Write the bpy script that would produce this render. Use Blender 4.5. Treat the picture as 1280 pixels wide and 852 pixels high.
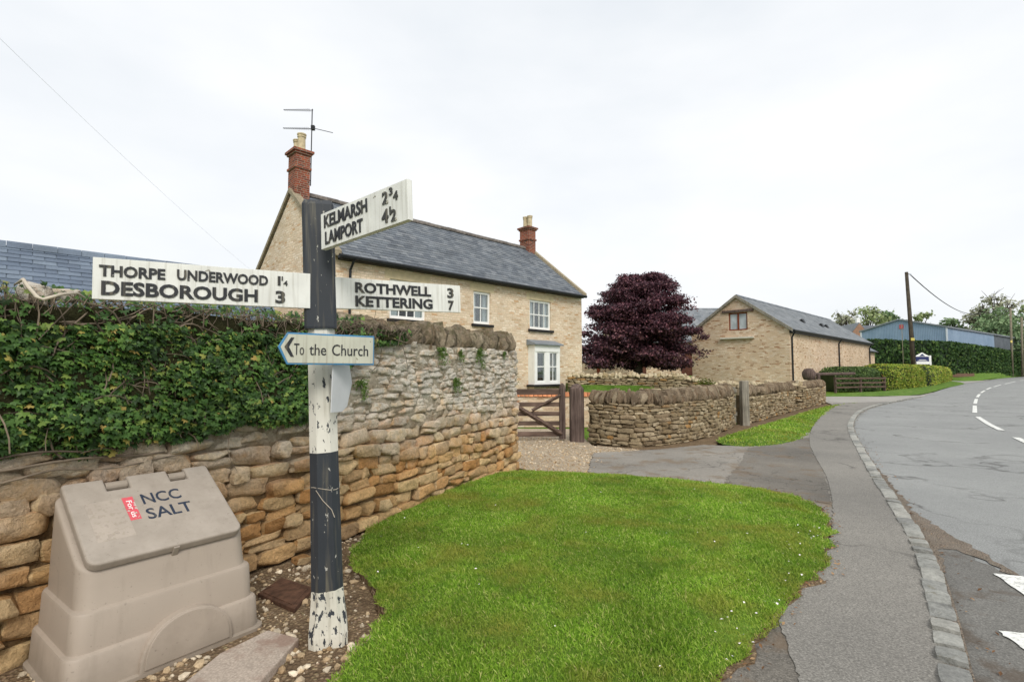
import bpy, bmesh, math, random
import numpy as np
from mathutils import Vector, Matrix, noise as mnoise
from mathutils.geometry import tessellate_polygon
R = math.radians
rng = np.random.default_rng(7)
random.seed(7)
for o in list(bpy.data.objects): bpy.data.objects.remove(o)
scn = bpy.context.scene
col = scn.collection

# ------------------------------------------------------------------ camera
EYE = 1.5; PITCH = R(3.31); FPX = 640.0
cam = bpy.data.cameras.new('camera'); cam.lens = 18; cam.sensor_width = 36
cam.clip_start = 0.05; cam.clip_end = 4000
camo = bpy.data.objects.new('camera', cam); col.objects.link(camo)
camo.location = (0, 0, EYE); camo.rotation_euler = (R(90) + PITCH, 0, 0)
scn.camera = camo

# ------------------------------------------------------------------ sky and sun (bright overcast)
SUN_EL, SUN_AZ = R(42), R(165)
w = bpy.data.worlds.new('World'); scn.world = w; w.use_nodes = True
nt = w.node_tree; nt.nodes.clear()
out = nt.nodes.new('ShaderNodeOutputWorld')
sky = nt.nodes.new('ShaderNodeTexSky'); sky.sky_type = 'NISHITA'; sky.sun_disc = False
sky.sun_elevation = SUN_EL; sky.sun_rotation = SUN_AZ; sky.dust_density = 4
b1 = nt.nodes.new('ShaderNodeBackground'); b1.inputs[1].default_value = 0.1
nt.links.new(sky.outputs[0], b1.inputs[0])
tc = nt.nodes.new('ShaderNodeTexCoord')
mp = nt.nodes.new('ShaderNodeMapping'); mp.inputs['Scale'].default_value = (1, 1, 2.6)
nt.links.new(tc.outputs['Generated'], mp.inputs[0])
nz = nt.nodes.new('ShaderNodeTexNoise'); nz.inputs['Scale'].default_value = 1.6
nz.inputs['Detail'].default_value = 5; nz.inputs['Roughness'].default_value = 0.5
nt.links.new(mp.outputs[0], nz.inputs['Vector'])
rp = nt.nodes.new('ShaderNodeValToRGB')
rp.color_ramp.elements[0].position = 0.34; rp.color_ramp.elements[0].color = (0.80, 0.84, 0.88, 1)
rp.color_ramp.elements[1].position = 0.66; rp.color_ramp.elements[1].color = (0.98, 0.99, 1.0, 1)
nt.links.new(nz.outputs[0], rp.inputs[0])
b2 = nt.nodes.new('ShaderNodeBackground'); b2.inputs[1].default_value = 0.78
nt.links.new(rp.outputs[0], b2.inputs[0])
mx = nt.nodes.new('ShaderNodeMixShader'); mx.inputs[0].default_value = 0.92
nt.links.new(b1.outputs[0], mx.inputs[1]); nt.links.new(b2.outputs[0], mx.inputs[2])
nt.links.new(mx.outputs[0], out.inputs[0])
sl = bpy.data.lights.new('sun', 'SUN'); sl.energy = 1.5; sl.angle = R(22); sl.color = (1, 0.96, 0.9)
slo = bpy.data.objects.new('sun', sl); col.objects.link(slo)
slo.location = (10, -10, 30)
sd = Vector((math.sin(SUN_AZ) * math.cos(SUN_EL), math.cos(SUN_AZ) * math.cos(SUN_EL), math.sin(SUN_EL)))
slo.rotation_euler = sd.to_track_quat('Z', 'Y').to_euler()
vs = scn.view_settings; vs.view_transform = 'Standard'; vs.look = 'None'; vs.exposure = 0.5; vs.gamma = 1
vs.use_curve_mapping = False

# ------------------------------------------------------------------ survey helpers: a sighted bearing to a point on the ground or at a known distance
def ray(px, py):
    u = (px - 640) / FPX; v = (426 - py) / FPX
    return Vector((u, math.cos(PITCH) - v * math.sin(PITCH), math.sin(PITCH) + v * math.cos(PITCH)))
def gp(px, py, z=0.0):
    d = ray(px, py); t = (z - EYE) / d.z
    return Vector((d.x * t, d.y * t, z))
def at(px, py, Y):
    d = ray(px, py); t = Y / d.y
    return Vector((d.x * t, Y, EYE + d.z * t))

# ------------------------------------------------------------------ node helpers
def srgb(r, g, b):
    f = lambda c: (c / 255 / 12.92) if c / 255 <= 0.04045 else ((c / 255 + 0.055) / 1.055) ** 2.4
    return (f(r), f(g), f(b), 1)
class G:
    def __init__(s, name, rough=0.85, spec=0.25, metal=0):
        s.m = bpy.data.materials.new(name); s.m.use_nodes = True
        s.nt = s.m.node_tree; s.b = s.nt.nodes['Principled BSDF']
        s.b.inputs['Roughness'].default_value = rough
        s.b.inputs['Specular IOR Level'].default_value = spec
        s.b.inputs['Metallic'].default_value = metal
    def put(s, sock, v):
        if hasattr(v, 'links') or isinstance(v, bpy.types.NodeSocket): s.nt.links.new(v, sock)
        else: sock.default_value = v
    def n(s, t): return s.nt.nodes.new('ShaderNode' + t)
    def pos(s): return s.n('NewGeometry').outputs['Position']
    def obj(s): return s.n('TexCoord').outputs['Object']
    def rnd(s):
        a = s.n('ObjectInfo').outputs['Random']; b = s.n('NewGeometry').outputs['Random Per Island']
        return s.ma('FRACT', s.ma('ADD', a, b))
    def ma(s, op, a, b=0.0, clamp=False):
        k = s.n('Math'); k.operation = op; k.use_clamp = clamp
        s.put(k.inputs[0], a); s.put(k.inputs[1], b); return k.outputs[0]
    def xyz(s, v):
        k = s.n('SeparateXYZ'); s.put(k.inputs[0], v); return k.outputs
    def cxyz(s, x, y, z):
        k = s.n('CombineXYZ'); s.put(k.inputs[0], x); s.put(k.inputs[1], y); s.put(k.inputs[2], z); return k.outputs[0]
    def scl(s, v, sc):
        k = s.n('Mapping'); s.put(k.inputs[0], v); k.inputs['Scale'].default_value = sc; return k.outputs[0]
    def noise(s, v, scale, detail=3, rough=0.55):
        k = s.n('TexNoise'); s.put(k.inputs['Vector'], v); k.inputs['Scale'].default_value = scale
        k.inputs['Detail'].default_value = detail; k.inputs['Roughness'].default_value = rough
        return k.outputs[0]
    def voro(s, v, scale, feat='F1', out='Distance'):
        k = s.n('TexVoronoi'); k.feature = feat; s.put(k.inputs['Vector'], v); k.inputs['Scale'].default_value = scale
        return k.outputs[out]
    def ramp(s, f, stops, const=False):
        k = s.n('ValToRGB'); s.put(k.inputs[0], f); cr = k.color_ramp
        if const: cr.interpolation = 'CONSTANT'
        while len(cr.elements) < len(stops): cr.elements.new(0.5)
        for e, (p, c) in zip(cr.elements, stops):
            e.position = p
            e.color = c if hasattr(c, '__len__') else (c, c, c, 1)
        return k.outputs[0]
    def mix(s, f, a, b, mode='MIX'):
        k = s.n('MixRGB'); k.blend_type = mode
        s.put(k.inputs[0], f); s.put(k.inputs[1], a); s.put(k.inputs[2], b); return k.outputs[0]
    def bump(s, h, strength=0.6, dist=0.01, nrm=None):
        k = s.n('Bump'); k.inputs['Strength'].default_value = strength; k.inputs['Distance'].default_value = dist
        s.put(k.inputs['Height'], h)
        if nrm is not None: s.put(k.inputs['Normal'], nrm)
        return k.outputs[0]
    def done(s, c=None, nrm=None, rough=None):
        if c is not None: s.put(s.b.inputs['Base Color'], c)
        if nrm is not None: s.put(s.b.inputs['Normal'], nrm)
        if rough is not None: s.put(s.b.inputs['Roughness'], rough)
        return s.m

def simple(name, c, var=0.15, scale=8, rough=0.8, bump=0.0, bscale=40, spec=0.25, metal=0, rv=0.0):
    g = G(name, rough, spec, metal); p = g.obj()
    n1 = g.noise(p, scale, 4)
    lo = tuple(x * (1 - var * 1.6) for x in c[:3]) + (1,); hi = tuple(min(1, x * (1 + var * 1.6)) for x in c[:3]) + (1,)
    cc = g.ramp(n1, [(0.25, lo), (0.75, hi)])
    if rv:
        cc = g.mix(1.0, cc, g.ramp(g.rnd(), [(0, 1 - rv), (1, 1 + rv)]), 'MULTIPLY')
    nr = g.bump(g.noise(p, bscale, 4), bump, 0.01) if bump else None
    return g.done(cc, nr)

def stone_mat(name, stops, lime=None, mossz=None, bs=0.7, spots=srgb(150, 146, 132), spot=0.64):
    g = G(name, 0.92, 0.15); p = g.pos()
    r = g.rnd()
    c = g.ramp(r, stops)
    n1 = g.noise(p, 7, 5, 0.65); n2 = g.noise(p, 38, 5, 0.75)
    c = g.mix(1, c, g.ramp(n1, [(0.25, 0.62), (0.5, 1.04), (0.78, 1.3)]), 'MULTIPLY')
    c = g.mix(1, c, g.ramp(n2, [(0.25, 0.7), (0.6, 1.18)]), 'MULTIPLY')
    n3 = g.noise(p, 13, 6, 0.7)
    c = g.mix(g.ramp(n3, [(spot, 0), (spot + 0.08, 0.7)]), c, spots)
    if lime:
        z = g.xyz(p)[2]; k = g.ma('ADD', z, g.ma('MULTIPLY', g.ma('SUBTRACT', g.noise(p, 1.6, 3), 0.5), 1.0))
        k = g.ma('DIVIDE', g.ma('SUBTRACT', k, lime[0]), lime[1] - lime[0], True)
        k2 = g.ramp(g.noise(p, 9, 6, 0.7), [(0.3, 0.2), (0.52, 0.95)])
        lc = g.mix(1, g.ramp(g.noise(p, 5, 4), [(0.35, lime[2]), (0.65, lime[3])]), g.ramp(n2, [(0.25, 0.66), (0.6, 1.2)]), 'MULTIPLY')
        c = g.mix(g.ma('MULTIPLY', k, k2), c, lc)
    if mossz:
        z = g.xyz(p)[2]; k = g.ma('ADD', z, g.ma('MULTIPLY', g.ma('SUBTRACT', g.noise(p, 4, 4), 0.5), 0.7))
        k = g.ma('DIVIDE', g.ma('SUBTRACT', k, mossz[0]), mossz[1] - mossz[0], True)
        c = g.mix(g.ma('MULTIPLY', k, g.ramp(g.noise(p, 16, 5, 0.7), [(0.4, 0), (0.6, 0.85)])), c, mossz[2])
    h = g.ma('ADD', g.ma('MULTIPLY', n3, 1.0), g.ma('MULTIPLY', n2, 0.8))
    return g.done(c, g.bump(h, min(1, bs * 1.35), 0.04))

def masonry(name, stops, mortar, bw=0.3, rh=0.09, mort=0.012, stain=0.5, dist=0.04):
    g = G(name, 0.92, 0.15); o = g.xyz(g.obj()); p = g.obj()
    u = g.ma('ADD', o[0], o[1])
    d1 = g.ma('MULTIPLY', g.ma('SUBTRACT', g.noise(p, 3.1, 4, .65), 0.5), dist * 7)
    d2 = g.ma('MULTIPLY', g.ma('SUBTRACT', g.noise(p, 2.3, 4, .65), 0.5), dist * 4)
    v = g.cxyz(g.ma('ADD', u, d1), g.ma('ADD', o[2], d2), 0.0)
    k = g.n('TexBrick'); g.put(k.inputs['Vector'], v)
    k.inputs['Color1'].default_value = (0, 0, 0, 1); k.inputs['Color2'].default_value = (1, 1, 1, 1)
    k.inputs['Mortar'].default_value = (0.5, 0.5, 0.5, 1); k.inputs['Scale'].default_value = 1
    k.inputs['Mortar Size'].default_value = mort; k.inputs['Mortar Smooth'].default_value = 0.3
    k.inputs['Brick Width'].default_value = bw; k.inputs['Row Height'].default_value = rh
    k.offset = 0.5; k.offset_frequency = 2; k.squash = 0.7; k.squash_frequency = 3
    c = g.ramp(k.outputs['Color'], stops)
    c = g.mix(1, c, g.ramp(g.noise(p, 16, 4, 0.7), [(0.25, 0.72), (0.7, 1.15)]), 'MULTIPLY')
    c = g.mix(1, c, g.ramp(g.noise(p, 0.55, 4, 0.6), [(0.3, 1 - stain * 0.55), (0.65, 1.1)]), 'MULTIPLY')
    c = g.mix(k.outputs['Fac'], c, mortar)
    h = g.ma('ADD', g.ma('MULTIPLY', k.outputs['Fac'], -1.0), g.ma('MULTIPLY', g.noise(p, 25, 4), 0.8))
    return g.done(c, g.bump(h, 0.6, 0.02))

def leaf_mat(name, stops, rough=0.55, trans=0.25, spec=0.3, patch=0.6):
    g = G(name, rough, spec)
    c = g.ramp(g.rnd(), stops)
    c = g.mix(1, c, g.ramp(g.noise(g.pos(), patch, 3), [(0.3, 0.7), (0.7, 1.2)]), 'MULTIPLY')
    g.done(c)
    tr = g.n('BsdfTranslucent'); g.put(tr.inputs[0], c)
    mxs = g.n('MixShader'); mxs.inputs[0].default_value = trans
    g.nt.links.new(g.b.outputs[0], mxs.inputs[1]); g.nt.links.new(tr.outputs[0], mxs.inputs[2])
    o = [n for n in g.nt.nodes if n.type == 'OUTPUT_MATERIAL'][0]
    g.nt.links.new(mxs.outputs[0], o.inputs[0])
    return g.m

# ------------------------------------------------------------------ object helpers
def tag(o, label=None, cat=None, group=None, kind=None):
    if label: o['label'] = label
    if cat: o['category'] = cat
    if group: o['group'] = group
    if kind: o['kind'] = kind
    return o
def thing(name, label, cat, loc=(0, 0, 0), rz=0.0, group=None):
    o = bpy.data.objects.new(name, None); o.empty_display_size = 0.2
    col.objects.link(o); o.location = loc; o.rotation_euler = (0, 0, rz)
    return tag(o, label, cat, group)
def link(name, me, mat=None, parent=None, loc=None, rot=None, scale=None, smooth=False):
    o = bpy.data.objects.new(name, me); col.objects.link(o)
    if mat is not None and not me.materials: me.materials.append(mat)
    if parent is not None: o.parent = parent
    if loc is not None: o.location = loc
    if rot is not None: o.rotation_euler = rot
    if scale is not None: o.scale = scale
    if smooth:
        me.polygons.foreach_set('use_smooth', [True] * len(me.polygons))
    return o
class MB:
    def __init__(s): s.v = []; s.f = []
    def add(s, vs, fs):
        b = len(s.v); s.v += [tuple(v) for v in vs]; s.f += [tuple(i + b for i in f) for f in fs]; return s
    def box(s, x0, x1, y0, y1, z0, z1):
        return s.add([(x0, y0, z0), (x1, y0, z0), (x1, y1, z0), (x0, y1, z0), (x0, y0, z1), (x1, y0, z1), (x1, y1, z1), (x0, y1, z1)],
                     [(3, 2, 1, 0), (4, 5, 6, 7), (0, 1, 5, 4), (1, 2, 6, 5), (2, 3, 7, 6), (3, 0, 4, 7)])
    def prism(s, poly, axis, a, b):
        # poly of 2D points extruded along axis 'x','y','z'
        mk = {'x': lambda p, t: (t, p[0], p[1]), 'y': lambda p, t: (p[0], t, p[1]), 'z': lambda p, t: (p[0], p[1], t)}[axis]
        n = len(poly)
        return s.add([mk(p, a) for p in poly] + [mk(p, b) for p in poly],
                     [tuple(range(n))[::-1], tuple(range(n, 2 * n))] + [(i, (i + 1) % n, n + (i + 1) % n, n + i) for i in range(n)])
    def tube(s, pts, rad, seg=8, cap=True):
        pts = [Vector(p) for p in pts]; n = len(pts)
        if not hasattr(rad, '__len__'): rad = [rad] * n
        vs = []; up = None
        for i, p in enumerate(pts):
            t = (pts[min(i + 1, n - 1)] - pts[max(i - 1, 0)]).normalized()
            if up is None:
                up = Vector((0, 0, 1)) if abs(t.z) < 0.9 else Vector((1, 0, 0))
            a = t.cross(up).normalized(); b = a.cross(t).normalized(); up = b
            for k in range(seg):
                an = 2 * math.pi * k / seg
                vs.append(p + (a * math.cos(an) + b * math.sin(an)) * rad[i])
        fs = [(i * seg + k, i * seg + (k + 1) % seg, (i + 1) * seg + (k + 1) % seg, (i + 1) * seg + k) for i in range(n - 1) for k in range(seg)]
        if cap: fs += [tuple(range(seg))[::-1], tuple(range((n - 1) * seg, n * seg))]
        return s.add(vs, fs)
    def lathe(s, prof, cx, cy, seg=16):
        n = len(prof); vs = []
        for r, z in prof:
            for k in range(seg):
                an = 2 * math.pi * k / seg; vs.append((cx + r * math.cos(an), cy + r * math.sin(an), z))
        fs = [(i * seg + k, i * seg + (k + 1) % seg, (i + 1) * seg + (k + 1) % seg, (i + 1) * seg + k) for i in range(n - 1) for k in range(seg)]
        fs += [tuple(range(seg))[::-1], tuple(range((n - 1) * seg, n * seg))]
        return s.add(vs, fs)
    def build(s, name, mat, parent=None, bevel=0.0, smooth=False, **kw):
        me = bpy.data.meshes.new(name); me.from_pydata(s.v, [], s.f)
        bm = bmesh.new(); bm.from_mesh(me)
        bmesh.ops.recalc_face_normals(bm, faces=bm.faces)
        if bevel:
            bmesh.ops.bevel(bm, geom=bm.edges[:], offset=bevel, segments=2, profile=0.6, affect='EDGES', clamp_overlap=True)
        bm.to_mesh(me); bm.free()
        return link(name, me, mat, parent, smooth=smooth, **kw)
def bx(name, mat, parent, x0, x1, y0, y1, z0, z1, bevel=0.0):
    return MB().box(x0, x1, y0, y1, z0, z1).build(name, mat, parent, bevel)
def np_mesh(name, V, F, mat, parent=None, smooth=False, kind=None, **kw):
    V = np.ascontiguousarray(V, dtype=np.float32).reshape(-1, 3); F = np.ascontiguousarray(F, dtype=np.int32)
    me = bpy.data.meshes.new(name); k = F.shape[1]
    me.vertices.add(len(V)); me.vertices.foreach_set('co', V.ravel())
    me.loops.add(F.size); me.loops.foreach_set('vertex_index', F.ravel())
    me.polygons.add(len(F)); me.polygons.foreach_set('loop_start', np.arange(0, F.size, k, dtype=np.int32))
    me.polygons.foreach_set('use_smooth', np.full(len(F), smooth))
    me.update(calc_edges=True)
    o = link(name, me, mat, parent, **kw)
    if kind: o['kind'] = kind
    return o
def inst(name, tv, tf, Rm, S, T, mat, parent=None, smooth=False, kind=None):
    """many copies of one small template joined into one mesh"""
    tv = np.asarray(tv, float); tf = np.asarray(tf, int); n = len(T)
    S = np.asarray(S, float)
    if S.ndim == 1: S = np.repeat(S[:, None], 3, 1)
    loc = tv[None] * S[:, None, :]
    V = np.einsum('nij,nkj->nki', Rm, loc) + np.asarray(T)[:, None, :]
    F = tf[None] + (np.arange(n) * len(tv))[:, None, None]
    return np_mesh(name, V.reshape(-1, 3), F.reshape(-1, tf.shape[1]), mat, parent, smooth, kind)
def frames(Nrm, roll):
    """rotation matrices whose Z axis is Nrm, spun by roll"""
    Nrm = Nrm / np.linalg.norm(Nrm, axis=1, keepdims=True)
    a = np.where(np.abs(Nrm[:, 2:3]) < 0.95, np.array([[0, 0, 1.0]]), np.array([[1.0, 0, 0]]))
    X = np.cross(a, Nrm); X /= np.linalg.norm(X, axis=1, keepdims=True); Y = np.cross(Nrm, X)
    c = np.cos(roll)[:, None]; s = np.sin(roll)[:, None]
    X2 = X * c + Y * s; Y2 = -X * s + Y * c
    return np.stack([X2, Y2, Nrm], axis=2)
def rdir(n):
    v = rng.normal(size=(n, 3)); return v / np.linalg.norm(v, axis=1, keepdims=True)
def catmull(pts, per=8, closed=False):
    P = [Vector(p) for p in pts]; n = len(P); res = []
    for i in range(n if closed else n - 1):
        g = (lambda k: P[k % n]) if closed else (lambda k: P[max(0, min(n - 1, k))])
        a, b, c, d = g(i - 1), g(i), g(i + 1), g(i + 2)
        for j in range(per):
            t = j / per
            res.append(0.5 * ((2 * b) + (c - a) * t + (2 * a - 5 * b + 4 * c - d) * t * t + (3 * b - a - 3 * c + d) * t ** 3))
    if not closed: res.append(P[-1])
    return res
def sheet(name, pts, z, mat, kind='structure', rag=0.0, thick=0.0, parent=None):
    """a flat sheet over an outline on the ground, optionally with a ragged edge and a skirt"""
    pts = [Vector((p[0], p[1], 0)) for p in pts]
    if rag:
        o = []
        n = len(pts)
        for i in range(n):
            a, b = pts[i], pts[(i + 1) % n]; L = (b - a).length; k = max(1, min(60, int(L / max(rag * 1.2, 0.03))))
            d = (b - a).normalized(); pn = Vector((-d.y, d.x, 0))
            for j in range(k):
                q = a + (b - a) * j / k
                o.append(q + pn * rag * (mnoise.noise(q * (0.9 / rag)) + 0.6 * mnoise.noise(q * (2.3 / rag))))
        pts = o
    tri = tessellate_polygon([pts]); n = len(pts)
    V = [(p.x, p.y, z) for p in pts]; F = [tuple(t) for t in tri]
    if thick:
        V += [(p.x, p.y, z - thick) for p in pts]; F += [(i, (i + 1) % n, n + (i + 1) % n, n + i) for i in range(n)]
    me = bpy.data.meshes.new(name); me.from_pydata(V, [], F)
    bm = bmesh.new(); bm.from_mesh(me); bmesh.ops.recalc_face_normals(bm, faces=bm.faces)
    up = sum(f.normal.z * f.calc_area() for f in bm.faces)
    if up < 0: bmesh.ops.reverse_faces(bm, faces=bm.faces)
    bm.to_mesh(me); bm.free()
    ob = link(name, me, mat, parent)
    if kind and parent is None: ob['kind'] = kind
    ob_pts = np.array([(p.x, p.y) for p in pts])
    return ob, ob_pts
def inside(P, poly):
    x, y = P[:, 0], P[:, 1]; r = np.zeros(len(P), bool); n = len(poly); j = n - 1
    for i in range(n):
        xi, yi = poly[i]; xj, yj = poly[j]
        if yi != yj:
            c = ((yi > y) != (yj > y)) & (x < (xj - xi) * (y - yi) / (yj - yi) + xi); r ^= c
        j = i
    return r
def scatter(poly, n):
    lo = poly.min(0); hi = poly.max(0); P = lo + rng.random((n, 2)) * (hi - lo)
    return P[inside(P, poly)]

def fit_text(s, W, H, ext=0.003, off=0.0, shear=0.0):
    cu = bpy.data.curves.new('lettering', 'FONT'); cu.body = s; cu.size = 1; cu.extrude = 0.01; cu.offset = off; cu.resolution_u = 3
    cu.shear = shear
    o = bpy.data.objects.new('lettering', cu); col.objects.link(o)
    dg = bpy.context.evaluated_depsgraph_get(); me = bpy.data.meshes.new_from_object(o.evaluated_get(dg))
    bpy.data.objects.remove(o); bpy.data.curves.remove(cu)
    n = len(me.vertices); a = np.empty(n * 3); me.vertices.foreach_get('co', a); a = a.reshape(-1, 3)
    lo = a.min(0); hi = a.max(0)
    b = np.empty_like(a)
    b[:, 0] = (a[:, 0] - lo[0]) / (hi[0] - lo[0]) * W
    b[:, 2] = (a[:, 1] - lo[1]) / (hi[1] - lo[1]) * H
    b[:, 1] = -(a[:, 2] - lo[2]) / (hi[2] - lo[2]) * ext
    me.vertices.foreach_set('co', b.ravel()); me.update(); me.materials.clear()
    return me
# ------------------------------------------------------------------ materials
OCHRE = [(0, srgb(156, 114, 70)), (0.17, srgb(202, 164, 114)), (0.34, srgb(176, 144, 106)), (0.5, srgb(216, 186, 138)), (0.67, srgb(184, 134, 82)), (0.84, srgb(208, 180, 138)), (1, srgb(168, 138, 102))]
m_rubble = stone_mat('rubble_stone', OCHRE, lime=(0.52, 1.2, srgb(190, 185, 174), srgb(222, 215, 202)), spot=0.66)
m_mortar = stone_mat('lime_mortar', [(0, srgb(112, 92, 66)), (1, srgb(132, 108, 78))], lime=(0.7, 1.1, srgb(164, 154, 136), srgb(192, 182, 164)), bs=0.9)  # mortar, its lower tones darkened to paint shadow into the crevices
m_cope = stone_mat('weathered_cope', [(0, srgb(112, 100, 86)), (0.35, srgb(154, 140, 120)), (0.7, srgb(130, 112, 92)), (1, srgb(176, 162, 140))], mossz=(1.6, 2.2, srgb(84, 84, 56)), spot=0.6)
DRY = [(0, srgb(120, 104, 82)), (0.25, srgb(162, 146, 118)), (0.5, srgb(138, 120, 92)), (0.75, srgb(186, 170, 142)), (0.93, srgb(140, 122, 98)), (1, srgb(166, 128, 80))]
m_dry = stone_mat('dry_stone', DRY, spot=0.68)
m_drycore = stone_mat('dry_stone_core', [(0, srgb(62, 52, 38)), (1, srgb(78, 66, 48))])
m_drycope = stone_mat('dry_stone_cope', [(0, srgb(104, 90, 74)), (0.4, srgb(138, 122, 102)), (0.7, srgb(116, 98, 78)), (1, srgb(152, 138, 116))], spot=0.62)
m_palecope = stone_mat('pale_cope', [(0, srgb(176, 160, 130)), (0.5, srgb(200, 186, 158)), (1, srgb(160, 142, 110))])
CREAM = [(0, srgb(200, 172, 142)), (0.22, srgb(230, 210, 186)), (0.5, srgb(220, 196, 168)), (0.75, srgb(238, 222, 202)), (1, srgb(202, 162, 124))]
m_house = masonry('house_limestone', CREAM, srgb(206, 190, 162), 0.27, 0.085, 0.012, stain=.35)
m_barn = masonry('barn_limestone', [(0, srgb(160, 122, 94)), (0.15, srgb(220, 194, 166)), (0.5, srgb(210, 184, 156)), (0.84, srgb(230, 212, 190)), (1, srgb(168, 122, 88))], srgb(206, 184, 156), 0.33, 0.1, 0.014, stain=.35, dist=0.06)
m_brick = masonry('chimney_brick', [(0, srgb(104, 58, 46)), (0.4, srgb(158, 84, 60)), (0.75, srgb(136, 70, 54)), (1, srgb(92, 60, 54))], srgb(150, 134, 118), 0.225, 0.075, 0.01, dist=0.004)
m_farbrick = masonry('far_brick', [(0, srgb(150, 110, 90)), (1, srgb(176, 130, 106))], srgb(170, 150, 130), 0.225, 0.075, 0.01)
m_lintel = simple('lintel_stone', srgb(206, 190, 156), 0.1, 5, 0.9, 0.3)
m_paleledge = simple('pale_ledge', srgb(206, 200, 186), 0.08, 5, 0.9, 0.2)
def slate_mat(name, stops, lich=0.67):
    g = G(name, 0.62, 0.35); p = g.pos()
    c = g.ramp(g.rnd(), stops)
    c = g.mix(1, c, g.ramp(g.noise(p, 1.1, 4), [(0.3, 0.8), (0.7, 1.18)]), 'MULTIPLY')
    c = g.mix(1, c, g.ramp(g.noise(p, 30, 3), [(0.3, 0.85), (0.7, 1.1)]), 'MULTIPLY')
    c = g.mix(g.ramp(g.noise(p, 5, 6, 0.7), [(lich, 0), (lich + 0.06, 0.5)]), c, srgb(150, 142, 112))
    return g.done(c, g.bump(g.noise(p, 45, 4), 0.3, 0.004))
m_slate = slate_mat('welsh_slate', [(0, srgb(84, 90, 98)), (0.5, srgb(104, 110, 116)), (1, srgb(120, 124, 128))])
m_slate2 = slate_mat('blue_slate', [(0, srgb(88, 100, 116)), (0.5, srgb(100, 112, 128)), (1, srgb(112, 124, 138))], 0.8)
m_slate3 = slate_mat('barn_slate', [(0, srgb(104, 110, 114)), (0.5, srgb(122, 126, 130)), (1, srgb(136, 140, 142))], 0.66)
m_verge = stone_mat('verge_stone', [(0, srgb(140, 130, 110)), (1, srgb(166, 154, 130))], spots=srgb(150, 124, 70), spot=.58)
m_ridge = simple('ridge_tile', srgb(102, 96, 90), 0.3, 6, 0.9, 0.3, rv=0.2)
m_lead = simple('lead', srgb(128, 134, 140), 0.12, 6, 0.6)
m_blackmetal = simple('black_metal', srgb(34, 36, 38), 0.2, 9, 0.5)
m_white = simple('white_joinery', srgb(236, 236, 232), 0.03, 4, 0.45, spec=0.4)
def clear_glass(name, k=.03):
    g = G(name, .05, .5); fr = g.n('LayerWeight'); fr.inputs[0].default_value = .35
    tr = g.n('BsdfTransparent'); tr.inputs[0].default_value = (.86, .9, .9, 1); gl = g.n('BsdfGlossy'); gl.inputs['Roughness'].default_value = .03
    wv_ = g.bump(g.noise(g.obj(), 3.0, 1), .04, .02); g.put(gl.inputs['Normal'], wv_)
    f = g.ma('ADD', k, g.ma('MULTIPLY', fr.outputs['Fresnel'], .35)); mxx = g.n('MixShader'); g.put(mxx.inputs[0], f)
    g.nt.links.new(tr.outputs[0], mxx.inputs[1]); g.nt.links.new(gl.outputs[0], mxx.inputs[2])
    g.nt.links.new(mxx.outputs[0], [n for n in g.nt.nodes if n.type == 'OUTPUT_MATERIAL'][0].inputs[0]); return g.m
m_pane = clear_glass('clear_pane')
m_pot = simple('chimney_pot', srgb(196, 180, 148), 0.2, 9, 0.9, 0.3)
m_sill_roomdark = simple('black_sill_and_room_dark', srgb(42, 40, 40), 0.2, 9, 0.7)
def glass_mat(name, c, rough=0.06):
    g = G(name, rough, 0.6); p = g.obj()
    return g.done(g.ramp(g.noise(p, 1.5, 2), [(0.35, tuple(x * 0.6 for x in c[:3]) + (1,)), (0.7, c)]), g.bump(g.noise(p, 2.0, 1), 0.05, 0.02))
m_glass = glass_mat('window_glass', srgb(70, 78, 84))
m_darkglass = glass_mat('dark_window_glass', srgb(34, 38, 40))
m_blind = glass_mat('blind_behind_glass', srgb(196, 204, 208), 0.2)
m_curtain = simple('curtain', srgb(206, 208, 210), 0.06, 10, 0.9)
m_redwood = simple('red_brown_timber', srgb(126, 66, 42), 0.2, 12, 0.6)
def wood_mat(name, lo, hi, axis=2):
    g = G(name, 0.88, 0.15); p = g.obj()
    sc = [28, 28, 28]; sc[axis] = 1.6
    n = g.noise(g.scl(p, tuple(sc)), 1.0, 6, 0.65)
    c = g.ramp(n, [(0.3, lo), (0.72, hi)])
    c = g.mix(1, c, g.ramp(g.noise(p, 3, 4), [(0.3, 0.7), (0.7, 1.2)]), 'MULTIPLY')
    return g.done(c, g.bump(n, 0.8, 0.012))
m_oldwood = wood_mat('weathered_dark_timber', srgb(56, 44, 40), srgb(122, 106, 98))
m_oldwood_h = wood_mat('weathered_dark_rail', srgb(56, 44, 38), srgb(126, 106, 94), 0)
m_greywood = wood_mat('silvered_timber', srgb(104, 98, 88), srgb(164, 158, 144))
m_pole = wood_mat('creosoted_pole', srgb(54, 48, 42), srgb(96, 88, 74))
m_greypole = wood_mat('weathered_pole', srgb(104, 98, 82), srgb(146, 138, 118))
m_bark = wood_mat('bark', srgb(46, 40, 34), srgb(98, 88, 76))
m_twig = simple('dry_stem', srgb(112, 100, 86), 0.3, 14, 0.9, rv=0.35)
m_driftwood = simple('bleached_branch', srgb(186, 176, 160), 0.2, 14, 0.9, 0.4)

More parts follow.
